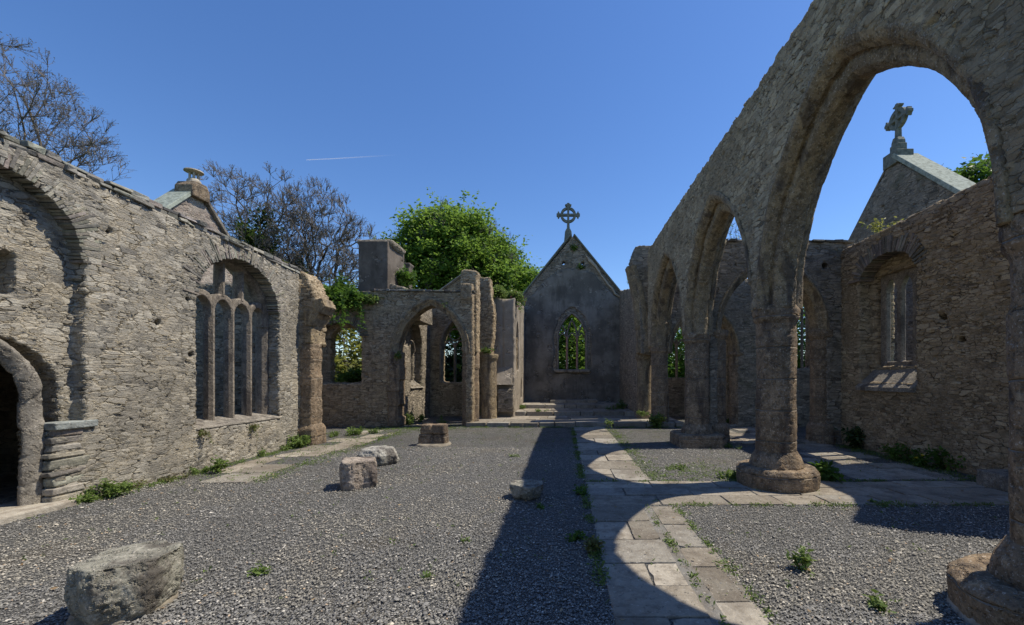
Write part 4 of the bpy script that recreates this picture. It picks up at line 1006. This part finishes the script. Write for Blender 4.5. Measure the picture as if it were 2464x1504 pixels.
def branches(parent, trunk, targets, rs, rtip=.012, k=.4, twigs=4, tl=.55, rpow=2.35, matb='bark', matt='twig', up=.5, rmax=.4, thin=.03):
    P, par = skeleton(trunk, targets, rs, k); n = len(P); w_ = np.zeros(n); nch = np.zeros(n, int)
    for i in range(1, n): nch[par[i]] += 1
    w_[nch == 0] = rtip**rpow
    for i in range(n-1, 0, -1): w_[par[i]] += w_[i]
    r = np.minimum(w_**(1/rpow), rmax); i = np.arange(1, n); A, B, ra, rb = P[par[i]], P[i], r[par[i]], r[i]
    rb = np.maximum(rb, rtip*.8); ra = np.minimum(ra, rb*1.5)
    thick = rb > thin
    main = (A[thick], B[thick], ra[thick], rb[thick])
    tips = P[nch == 0]; tdir = tips-P[par[nch == 0]]; tdir /= np.linalg.norm(tdir, axis=1)[:, None]+1e-9
    A2 = [A[~thick]]; B2 = [B[~thick]]; R2 = [ra[~thick]]; R3 = [rb[~thick]]; ends = [tips]
    src, dr = tips, tdir
    if twigs:
        # twigs on every thin node as well
        tn = P[i][~thick]; td = (B-A)[~thick]; td /= np.linalg.norm(td, axis=1)[:, None]+1e-9
        src = np.concatenate([tips, tips, tn]); dr = np.concatenate([tdir, tdir, td])
        for lv, (f, rr) in enumerate(((1, rtip), (.6, rtip*.7))):
            S = np.repeat(src, twigs if lv == 0 else 3, 0); D = np.repeat(dr, twigs if lv == 0 else 3, 0)
            D = D+rs.normal(size=D.shape)*.55+np.array([0, 0, up*.5]); D /= np.linalg.norm(D, axis=1)[:, None]
            ln = tl*f*(.5+.8*rs.random(len(S)))[:, None]; E = S+D*ln
            A2.append(S); B2.append(E); R2.append(np.full(len(S), rr)); R3.append(np.full(len(S), rr*.6))
            src, dr = E, D; ends.append(E)
    o = tubes('trunk', *main, None, matb, 7); o2 = tubes('trunk', np.concatenate(A2), np.concatenate(B2), np.concatenate(R2), np.concatenate(R3), None, matt, 3)
    join2('trunk', o, o2, parent)
    return P, par, r, np.concatenate(ends)
def line(a, b, n, wob, rs): 
    a, b = np.array(a, float), np.array(b, float)
    return [a+(b-a)*i/n+rs.normal(size=3)*wob*(0 < i < n) for i in range(n+1)]

# --- the leafy tree in the middle
rs = np.random.default_rng(5)
t = thing('leafy_tree', (-7.4, 31, 0), 'broad round green leafy tree standing behind the ruin, left of the chancel gable', 'tree')
lobes = [((-7.6, 31, 9.0), (4.3, 4.3, 5.0)), ((-4.3, 30.5, 7.3), (2.6, 3.0, 3.4)), ((-10.9, 31, 8.6), (2.4, 2.6, 3.6)), ((-11.3, 30.6, 10.6), (1.3, 1.5, 1.3)), ((-8.6, 30, 11.2), (2.6, 2.6, 2.6)), ((-5.9, 30.6, 10.4), (2.3, 2.5, 2.5)), ((-12.3, 30.2, 11.0), (.9, .9, .8)), ((-2.9, 30, 6.3), (1.6, 2, 2.6))]
branches(t, line((-7.4, 31, 0), (-7.5, 31, 5.5), 6, .08, rs), inside_pts(lobes, 260, rs, .3), rs, twigs=2, rtip=.018)
C, T = crown_points(lobes, 980, 110, rs, .42, .45)
sp_ = []
for _ in range(34):
    a = rs.random()*2*np.pi; u = np.array([math.cos(a)*.9, -.3, abs(math.sin(a))]); c, r = lobes[rs.choice([0, 3, 4, 2, 1])]
    q = np.array(c)+u*np.array(r)*1.05; L = .5+rs.random()*.9; dd = u*np.array([1, .4, .7])+np.array([0, 0, .3])
    for s_ in np.linspace(0, L, 14): sp_.append(q+dd*s_+rs.normal(size=3)*.1)
leaf_cloud('crown', np.concatenate([C, np.array(sp_)]), .25, rs, t, 'leafbright', tint=np.concatenate([T, rs.random(len(sp_))]))

# --- bare trees
def bare(loc, lobes, seed, label, n=700, th=5, ivy=0, young=0, k=.42, tl=.45, bud=12000, trunk_to=None, rtip=.0155):
    rs = np.random.default_rng(seed); t = thing('bare_tree', loc, label, 'tree', 'bare trees beyond the walls')
    tr_ = line(loc, trunk_to or (loc[0], loc[1], th), 8, .1, rs)
    P, par, r, ends = branches(t, tr_, inside_pts(lobes, n, rs, .2), rs, rtip=rtip, k=k, twigs=3, tl=tl, up=.8, rpow=1.93, thin=.022)
    e = ends[rs.choice(len(ends), min(bud, len(ends)), replace=False)]
    leaf_cloud('buds', e, .07, rs, t, 'bud')
    if ivy:
        thick = np.where((r > .035) & (np.abs(P[:, 0]-loc[0]) < 2.8) & (np.sin(P[:, 0]*2.1+1) > -.5))[0]; thick = thick[(P[thick, 2] < ivy[1]) & (P[thick, 2] > 5)]
        c = P[rs.choice(thick, ivy[0])]; c = c+rs.normal(size=c.shape)*np.array([.24, .24, .35])
        leaf_cloud('ivy', c, .24, rs, t, 'leafivy')
    if young:
        low = ends[ends[:, 2] < young[1]]
        if len(low): c = low[rs.choice(len(low), young[0])]+rs.normal(size=(young[0], 3))*.25; leaf_cloud('young_leaves', c, .17, rs, t, 'young')
    return t
bare((-20.6, 28, 0), [((-22.3, 28, 11.6), (2.6, 2.6, 4.1)), ((-19.3, 28, 11.6), (2.3, 2.4, 3.8)), ((-20.9, 28, 8.0), (4.2, 3, 3.0))], 11, 'bare tree with dark ivy climbing its limbs, right of the mushroom finial', 680, 4.0, ivy=(11000, 13.9))
bare((-17.4, 29, 0), [((-17.0, 29, 10.3), (3.0, 3.0, 4.6)), ((-15.0, 29, 9.0), (2.6, 2.6, 3.4)), ((-18.6, 29, 11.0), (2.0, 2.0, 3.6))], 12, 'bare spreading tree with some yellowish young leaves low down, left of the chimney stack', 760, 5.0, young=(2600, 8.0))
bare((-24.2, 18, 0), [((-24.4, 18, 12.6), (3.3, 3.3, 3.5)), ((-22.4, 18, 10.6), (2.3, 2.4, 3.4)), ((-25, 18, 9.5), (3.6, 3, 3))], 13, 'bare tree with fine twigs rising over the left end of the sunlit wall', 820, 5.5, tl=.4, rtip=.0095)
# --- right tree, woods behind the windows
def leafy(name, loc, lobes, seed, label, nclump, per, mat, size=.24, spread=.45, trunk=3.0, group='leafy trees beyond the walls', ntw=90):
    rs = np.random.default_rng(seed); t = thing(name, loc, label, 'tree', group)
    branches(t, line(loc, (loc[0], loc[1], trunk), 5, .08, rs), inside_pts(lobes, ntw, rs, .2), rs, twigs=1, rtip=.02)
    C, T = crown_points(lobes, nclump, per, rs, spread, .45); leaf_cloud('crown', C, size, rs, t, mat, tint=T)
    return t
leafy('leafy_tree', (18.6, 18, 0), [((18.8, 18, 8.6), (2.3, 2.2, 2.3)), ((17.3, 18, 9.3), (1.1, 1.2, 1.1)), ((20.5, 18, 8.3), (1.8, 1.8, 2.2))], 21, 'dense green tree whose top shows over the right wall, beside the right gable', 260, 90, 'leafmid', .2, .32)
wood = [((-13.4, 25, 0), 3.0, 'yellow green bush tree seen through the ragged square window on the left', 'young', 5.4),
        ((-8.6, 33, 0), 3.0, 'dark green tree seen through the traceried chapel window left of the broken pier', 'leafdark', 6.0),
        ((-1.2, 34, 0), 3.0, 'bright green tree filling the left light of the chancel window', 'leafbright', 9.2),
        ((2.6, 35, 0), 3.2, 'bright green tree filling the right light of the chancel window', 'leafbright', 9.0),
        ((8.5, 32, 0), 3.2, 'green tree seen through the mullioned window right of the chancel, between arcade piers', 'leafmid', 6.2),
        ((18.5, 31, 0), 3.2, 'green tree seen through the small pointed window behind the largest pier', 'leafmid', 8.0),
        ((13.5, 30, 0), 2.4, 'low green tree behind the right transept, mostly hidden by its far wall', 'leafdark', 5.0)]
for i, (l, r, lab, mt, hh) in enumerate(wood):
    if i == 6: continue
    leafy('leafy_tree', l, [((l[0], l[1], hh*.55), (r, r, hh*.45)), ((l[0]-r*.6, l[1], hh*.3), (r*.7, r, hh*.3)), ((l[0]+r*.6, l[1], hh*.35), (r*.7, r, hh*.32))], 40+i, lab, 170, 70, mt, .3, .5, 2.0, ntw=60)
# hedge bank closing the view behind the windows
rs = np.random.default_rng(77); n = 26000
C = np.stack([rs.uniform(-34, 34, n), 42+rs.normal(size=n)*1.2, rs.random(n)**.8*3.2*(.8+.2*np.sin(rs.random(n)*6))], 1)
o = leaf_cloud('far_hedge', C, .55, rs, None, 'leafmid'); tag(o, 'green hedge bank beyond the churchyard, glimpsed through the windows', 'hedge', kind='stuff')
# small tree over the right transept (twigs between the second and third arch)
rs = np.random.default_rng(31); t = thing('sapling', (8.6, 21.5, 0), 'thin twiggy sapling showing above the right cross wall inside the second arch', 'tree')
P, par, r, ends = branches(t, line((8.6, 21.5, 0), (8.6, 21.5, 7.0), 6, .1, rs), inside_pts([((8.6, 21.5, 8.2), (.9, .9, 1.5))], 40, rs, .2), rs, twigs=2, rtip=.012, tl=.4)
leaf_cloud('leaves', ends[::3], .14, rs, t, 'leafmid')

# --- shrubs and weeds: every clump a plant of its own
def plant(name, loc, rad, h, n, seed, label, mat='weed', size=.07, cat='plant', droop=0, stems=8, group=None, petals=None, pn=12):
    rs = np.random.default_rng(seed); L = np.array(loc)
    A = []; B = []; Cc = []
    for _ in range(stems):
        a = rs.random()*6.28; rr = rad*rs.random()**.6; 
        end = L+np.array([math.cos(a)*rr, math.sin(a)*rr, h*(.5+.5*rs.random())*(1-.35*rr/rad)])
        st_ = L+np.array([math.cos(a)*rr*.3, math.sin(a)*rr*.3, 0]); mid = (st_+end)/2+np.array([0, 0, .15*h])
        if droop: end[2] -= droop*rs.random()*rr/rad
        for p, q in ((st_, mid), (mid, end)): A.append(p); B.append(q)
        m = n//stems
        tt = rs.random(m)**.7; pts = np.where(tt[:, None] < .5, st_+(mid-st_)*tt[:, None]*2, mid+(end-mid)*(tt[:, None]*2-1))
        Cc.append(pts+rs.normal(size=(m, 3))*size*.45)
    A, B = np.array(A), np.array(B); rr = np.full(len(A), max(.0025, size*.05))
    st = tubes('stems', A, B, rr, rr*.6, None, 'leafmid', 3)
    C = np.concatenate(Cc); C[:, 2] = np.maximum(C[:, 2], loc[2]+.01 if not droop else -9)
    lv = leaf_cloud('leaves', C, size, rs, None, mat, flat=.7, asp=.5)
    d1, d2 = lv.data, st.data; n1, n2 = len(d1.vertices), len(d2.vertices)
    t = join2(name, lv, st, None); t.data.transform(__import__('mathutils').Matrix.Translation(-Vector(loc))); t.location = loc; tag(t, label, cat, group)
    if petals:
        e = B[1::2]; e = e[rs.choice(len(e), pn)]+rs.normal(size=(pn, 3))*size*.3
        leaf_cloud('flowers', e, size*.8, rs, t, petals, asp=.9)
    return t
def gp(x, y): # ground point under a pixel of the 2464 wide photograph
    Y = 1600/(y-909); return (x-1355)*Y/1000, Y
W = [ # px, py, rad, h, n, label, mat, size
 (215, 1195, .3, .26, 620, 'bright green weed clump at the foot of the jamb beside the doorway', 'weed', .05),
 (115, 1210, .16, .12, 260, 'low green weed patch at the edge of the door sill', 'weed', .04),
 (300, 1178, .26, .1, 260, 'reddish low weeds at the wall foot next to the bright green clump', 'redweed', .035),
 (380, 1155, .3, .09, 260, 'yellowish low weeds along the sunlit wall foot', 'redweed', .035),
 (450, 1138, .2, .16, 260, 'small green weeds where the side path begins by the wall', 'weed', .04),
 (525, 1138, .1, .3, 150, 'upright leafy weed growing at the near end of the side path', 'weed', .07),
 (590, 1098, .2, .13, 160, 'weed tuft at the wall foot under the tall window', 'weed', .045),
 (650, 1082, .22, .15, 200, 'weeds at the wall foot right of the tall window', 'weed', .045),
 (720, 1076, .32, .34, 700, 'feathery bright green fern like weed at the base of the left respond', 'weed', .06),
 (800, 1050, .3, .14, 260, 'low weeds in the shadow edge between the respond and the window wall', 'weed', .05),
 (850, 1046, .3, .26, 420, 'leafy bright weed before the dark wall under the square window', 'weed', .07),
 (900, 1043, .22, .14, 200, 'small weed before the dark wall left of the wide arch', 'weed', .055),
 (982, 1022, .25, .46, 460, 'tall bright weed in the jamb of the wide arch left', 'weed', .08),
 (1012, 1015, .22, .3, 260, 'dark green weed just inside the wide arch left', 'leafmid', .07),
 (1098, 1012, .2, .3, 200, 'weed at the left foot of the broken pier', 'weed', .06),
 (1215, 989, .45, .22, 500, 'weed bed on the first step in front of the pale rendered wall', 'weed', .07),
 (1165, 996, .2, .2, 200, 'weeds beside the left chancel arch respond', 'weed', .07),
 (1255, 979, .25, .2, 240, 'weeds at the corner where the chancel steps meet the pale wall', 'weed', .06),
 (1305, 990, .3, .1, 200, 'low weeds on the chancel step left of the shadow', 'weed', .05),
 (1495, 976, .25, .4, 300, 'green weed standing right of the chancel steps', 'leafmid', .07),
 (1470, 986, .4, .18, 240, 'bluish dark weed spread on the step right of the shadow', 'leafmid', .05),
 (1545, 1000, .25, .2, 200, 'weeds on the step before the right chancel respond', 'weed', .06),
 (1468, 1026, .14, .3, 130, 'small upright weed on the front step, just right of the path', 'weed', .06),
 (1583, 1030, .26, .5, 520, 'tall broad leaved weed at the front step before the farthest arcade pier', 'weed', .1),
 (1720, 1062, .14, .3, 200, 'leafy weed in front of the low plinth of the third pier', 'weed', .07),
 (1675, 1074, .12, .12, 120, 'small bright weed at the near edge of the third pier plinth', 'weed', .05),
 (1745, 1020, .55, .26, 620, 'weed bed in the shade right of the third pier', 'leafmid', .08),
 (1770, 1078, .3, .1, 200, 'low weeds on gravel between the third and second piers', 'weed', .045),
 (1985, 1152, .22, .22, 360, 'broad leaved dock like weed at the right foot of the second pier plinth', 'leafmid', .12),
 (1755, 1152, .2, .12, 220, 'weed at the left foot of the second pier plinth', 'weed', .06),
 (1860, 1167, .12, .05, 120, 'tiny weed at the front edge of the second pier plinth', 'weed', .04),
 (2065, 1080, .34, .62, 700, 'dark bushy plant against the right wall under the window', 'leafdark', .09),
 (2170, 1108, .4, .38, 700, 'grassy weed clump along the right wall foot', 'leafmid', .06),
 (2300, 1130, .45, .42, 700, 'leafy weeds along the right wall by the stone ledge', 'leafmid', .09),
 (2230, 1125, .3, .25, 300, 'low dark weeds between the grassy clump and the ledge weeds', 'leafmid', .07),
 (1928, 1370, .09, .2, 150, 'upright bright weed alone on the gravel in the right foreground', 'weed', .055),
 (2108, 1462, .08, .07, 110, 'small ragged weed on gravel near the bottom right shadow', 'weed', .045),
 (1300, 1222, .07, .04, 70, 'tiny green weed in the shade beside the flat topped stone', 'leafmid', .035),
 (1405, 1190, .1, .12, 130, 'small weed against the near left edge of the path, farther one', 'leafmid', .05),
 (1425, 1330, .1, .14, 150, 'spindly weed against the near left edge of the path, nearer one', 'redweed', .045),
 (1385, 1300, .12, .08, 130, 'low weed on the shaded gravel close to the path edge', 'leafmid', .045),
 (630, 1380, .08, .05, 90, 'small weed alone on the sunlit gravel right of the big drum stone', 'weed', .04),
 (358, 1452, .06, .08, 90, 'little weed growing from the foot of the big drum stone', 'weed', .045),
 (1120, 1305, .05, .04, 50, 'tiny weed on the gravel near the shadow edge in the middle', 'weed', .03),
 (1030, 1390, .05, .04, 50, 'tiny weed on sunlit gravel left of the shadow edge in the foreground', 'weed', .03),
 (1240, 1100, .16, .04, 110, 'small grass patch on gravel at the shadow edge, farther back', 'weed', .035),
 (1630, 1130, .2, .08, 160, 'grass patch beside the path before the second pier', 'weed', .04),
 (2380, 1480, .1, .12, 90, 'weed at the bottom edge below the nearest pier plinth', 'weed', .07),
 (2130, 1215, .2, .05, 120, 'low weeds with yellow flowers at the near edge of the cross path', 'weed', .04),
]
for i, (px, py, rad, h, n, lab, mt, sz) in enumerate(W):
    x, y = gp(px, py); z = 0
    if 13.5 < y < 16.6 and -3.1 < x < 3.9:
        # standing on the raised step floors
        z = .15; y = 1450/(py-909); x = (px-1355)*y/1000
        if y > 15.95: z = .3; y = 1300/(py-909); x = (px-1355)*y/1000
    elif y >= 16.6: z = .3; y = min(1300/(py-909), 17.5); x = (px-1355)*y/1000
    if px < 1150 and y > 13.2 and px > 1050: y = 13.7
    x = max(x, -6.12) if y < 9.8 and px < 700 else x
    plant('weed', (x, y, z), rad, h, n, 200+i, lab, mt, sz, 'weed', group='weeds growing on the floor', stems=max(5, n//35), petals='ypetal' if i in (34, 48) else None, pn=6)
plant('trailing_plant', (-6.22, 7.15, .62), .16, .1, 260, 301, 'reddish trailing plant hanging on the wall below the near side of the tall window sill', 'redweed', .04, droop=.42, stems=14)
plant('trailing_plant', (-6.22, 8.35, .6), .15, .1, 230, 302, 'reddish trailing plant hanging on the wall below the far side of the tall window sill', 'redweed', .04, droop=.36, stems=12)
plant('shrub', (-7.25, 13.62, 3.85), 1.1, 1.2, 4600, 303, 'big leafy shrub on the wall top above the square window, hanging down in front', 'leafmid', .13, 'shrub', droop=1.5, stems=50)
plant('shrub', (-6.25, 13.65, 4.0), .3, .32, 500, 304, 'small bright green tuft on the wall top beneath the chimney stack', 'weed', .12, 'shrub', stems=16)
plant('ivy_bush', (-6.05, 15.6, 5.0), .55, .9, 1500, 305, 'ragged greenery growing on the right side of the chimney stack', 'leafmid', .12, 'shrub', stems=34, droop=.5)
plant('shrub', (-5.3, 14.6, 4.35), .7, .3, 900, 306, 'low brownish green growth on the wall top right of the chimney stack', 'leafmid', .1, 'shrub', stems=30)
plant('shrub', (-2.5, 15.6, 4.65), .5, .5, 1400, 307, 'green plant on top of the pale rendered wall beside the broken pier', 'weed', .1, 'shrub', droop=.5, stems=36)
plant('shrub', (-1.9, 16.2, 4.7), .42, .4, 1300, 308, 'flowering green plant hanging over the pale wall corner next to the gable', 'weed', .1, 'shrub', droop=.9, stems=34, petals='petal', pn=26)
plant('wall_tuft', (-2.68, 14.72, 2.5), .2, .16, 240, 309, 'green tuft with pink flowers on the capital of the left chancel arch respond', 'weed', .08, 'plant', petals='petal', pn=10)
plant('wall_tuft', (-6.5, 9.55, 4.15), .25, .14, 420, 310, 'grassy tuft on the far end of the sunlit wall top', 'redweed', .05, 'plant', stems=16)
plant('wall_tuft', (.5, 20.0, 7.75), .2, .3, 200, 311, 'small green tuft high on the chancel gable under the cross', 'leafmid', .09, 'plant')
plant('wall_tuft', (.9, 20.0, 6.85), .2, .2, 160, 312, 'small green tuft on the chancel gable between the square holes', 'leafmid', .09, 'plant')
plant('wall_tuft', (2.9, 17.5, 5.5), .25, .35, 160, 313, 'thin plant on the wall top between the gable and the torn arch stub', 'weed', .08, 'plant')
plant('wall_tuft', (-3.9, 13.65, 3.95), .12, .2, 90, 314, 'little fern hanging at the crown of the wide arch left', 'weed', .08, 'plant', droop=.2)
plant('wall_tuft', (6.75, 8.9, 4.72), .5, .22, 170, 315, 'pale twiggy plant sprawling on the right wall top above the window', 'young', .07, 'plant', stems=16)
plant('wall_tuft', (-5.35, 13.52, 2.25), .12, .2, 110, 316, 'small fern on the left jamb of the wide arch', 'weed', .08, 'plant', droop=.2)
plant('shrub', (-7.2, 14.3, 1.35), .55, .6, 1500, 317, 'leafy growth filling the bottom of the square ragged window', 'leafmid', .12, 'shrub', stems=40)
# grass and moss in the joints, nobody could count it
rs = np.random.default_rng(90); pts = []
def strip(x0, y0, x1, y1, n, sp): 
    t = rs.random(n); c = np.sin(t*37)+np.sin(t*91+1); t = t[c > -.2]; 
    pts.append(np.stack([x0+(x1-x0)*t+rs.normal(size=len(t))*sp, y0+(y1-y0)*t+rs.normal(size=len(t))*sp, np.full(len(t), .012)], 1))
strip(.3, 3.2, .3, 13.2, 1400, .025); strip(1.03, .8, 1.03, 5.2, 260, .012); strip(.34, 6.38, 6.3, 6.4, 500, .012); strip(1.38, 2.4, 1.38, 5.2, 260, .02); strip(1.4, 5.2, 6.5, 5.2, 500, .03); strip(-4.75, 6.4, -4.75, 12.6, 1000, .12); strip(-6.1, 5.4, -6.1, 9.8, 900, .06)
strip(-3, 13.35, 3.9, 13.35, 1100, .05); strip(1.45, 6.45, 1.45, 13, 900, .12); strip(6.4, 6.4, 6.5, 9.8, 1200, .12); strip(-2.2, 15.9, 2.7, 15.85, 700, .05)
strip(-6, 12.9, -3.2, 13.2, 1200, .3); strip(-5.6, 6.6, -5.5, 12, 500, .3); strip(1.6, 6.6, 2.6, 7.5, 500, .3)
k = 520; pts.append(np.stack([rs.uniform(-6, 6, k), rs.uniform(2.8, 13, k), np.full(k, .01)], 1))
C = np.concatenate(pts); C = np.repeat(C, 4, 0)+rs.normal(size=(len(C)*4, 3))*np.array([.02, .02, .004]); C[:, 2] = np.abs(C[:, 2])+.004
o = leaf_cloud('ground_grass', C, .035, rs, None, 'weed', flat=1.0, asp=.35); tag(o, 'tiny grass blades and moss in paving joints and gravel', 'grass', kind='stuff')

rs = np.random.default_rng(55); n = 420; y_ = rs.uniform(2.6, 12, n)
C = np.stack([rs.uniform(-6, 6.3, n), y_, np.full(n, .03)], 1)
o = leaf_cloud('leaf_litter', C, .035, rs, None, 'litter', flat=.05, asp=.5); tag(o, 'dry brown leaf litter scattered over gravel and paving', 'leaf litter', kind='stuff')
# --- vapour trail, high in the sky
s = NT('vapour', 1, 0); tr2 = s.n('BsdfTransparent'); df = s.n('BsdfTranslucent'); df.inputs[0].default_value = (1, 1, 1, 1)
ad = s.n('MixShader'); sx = s.n('SeparateXYZ'); s.l(s.coord(), sx.inputs[0])
fd = s.smooth(sx.outputs[0], 0, 470, .25, 0); s.l(fd, ad.inputs[0])
dm = s.n('BsdfDiffuse'); dm.inputs[0].default_value = (.8, .8, .8, 1); m2 = s.n('MixShader'); s.l(df.outputs[0], m2.inputs[1]); s.l(dm.outputs[0], m2.inputs[2])
s.l(tr2.outputs[0], ad.inputs[1]); s.l(m2.outputs[0], ad.inputs[2]); s.l(ad.outputs[0], s.out.inputs[0])
YY = 2000; ax = (737-1355)*2.0; az = (909-384)*2.0
A = np.array([[0, 0, 0], [150, 0, 7.0]], float); B = np.array([[150, 0, 7.0], [480, 0, 27.0]], float)
o = tubes('vapour_trail', A, B, np.array([1.6, 2.2]), np.array([2.2, 3.0]), None, s.m, 8); o.location = (ax, YY, az)
tag(o, 'thin white vapour trail high in the blue sky above the bare trees', 'vapour trail')
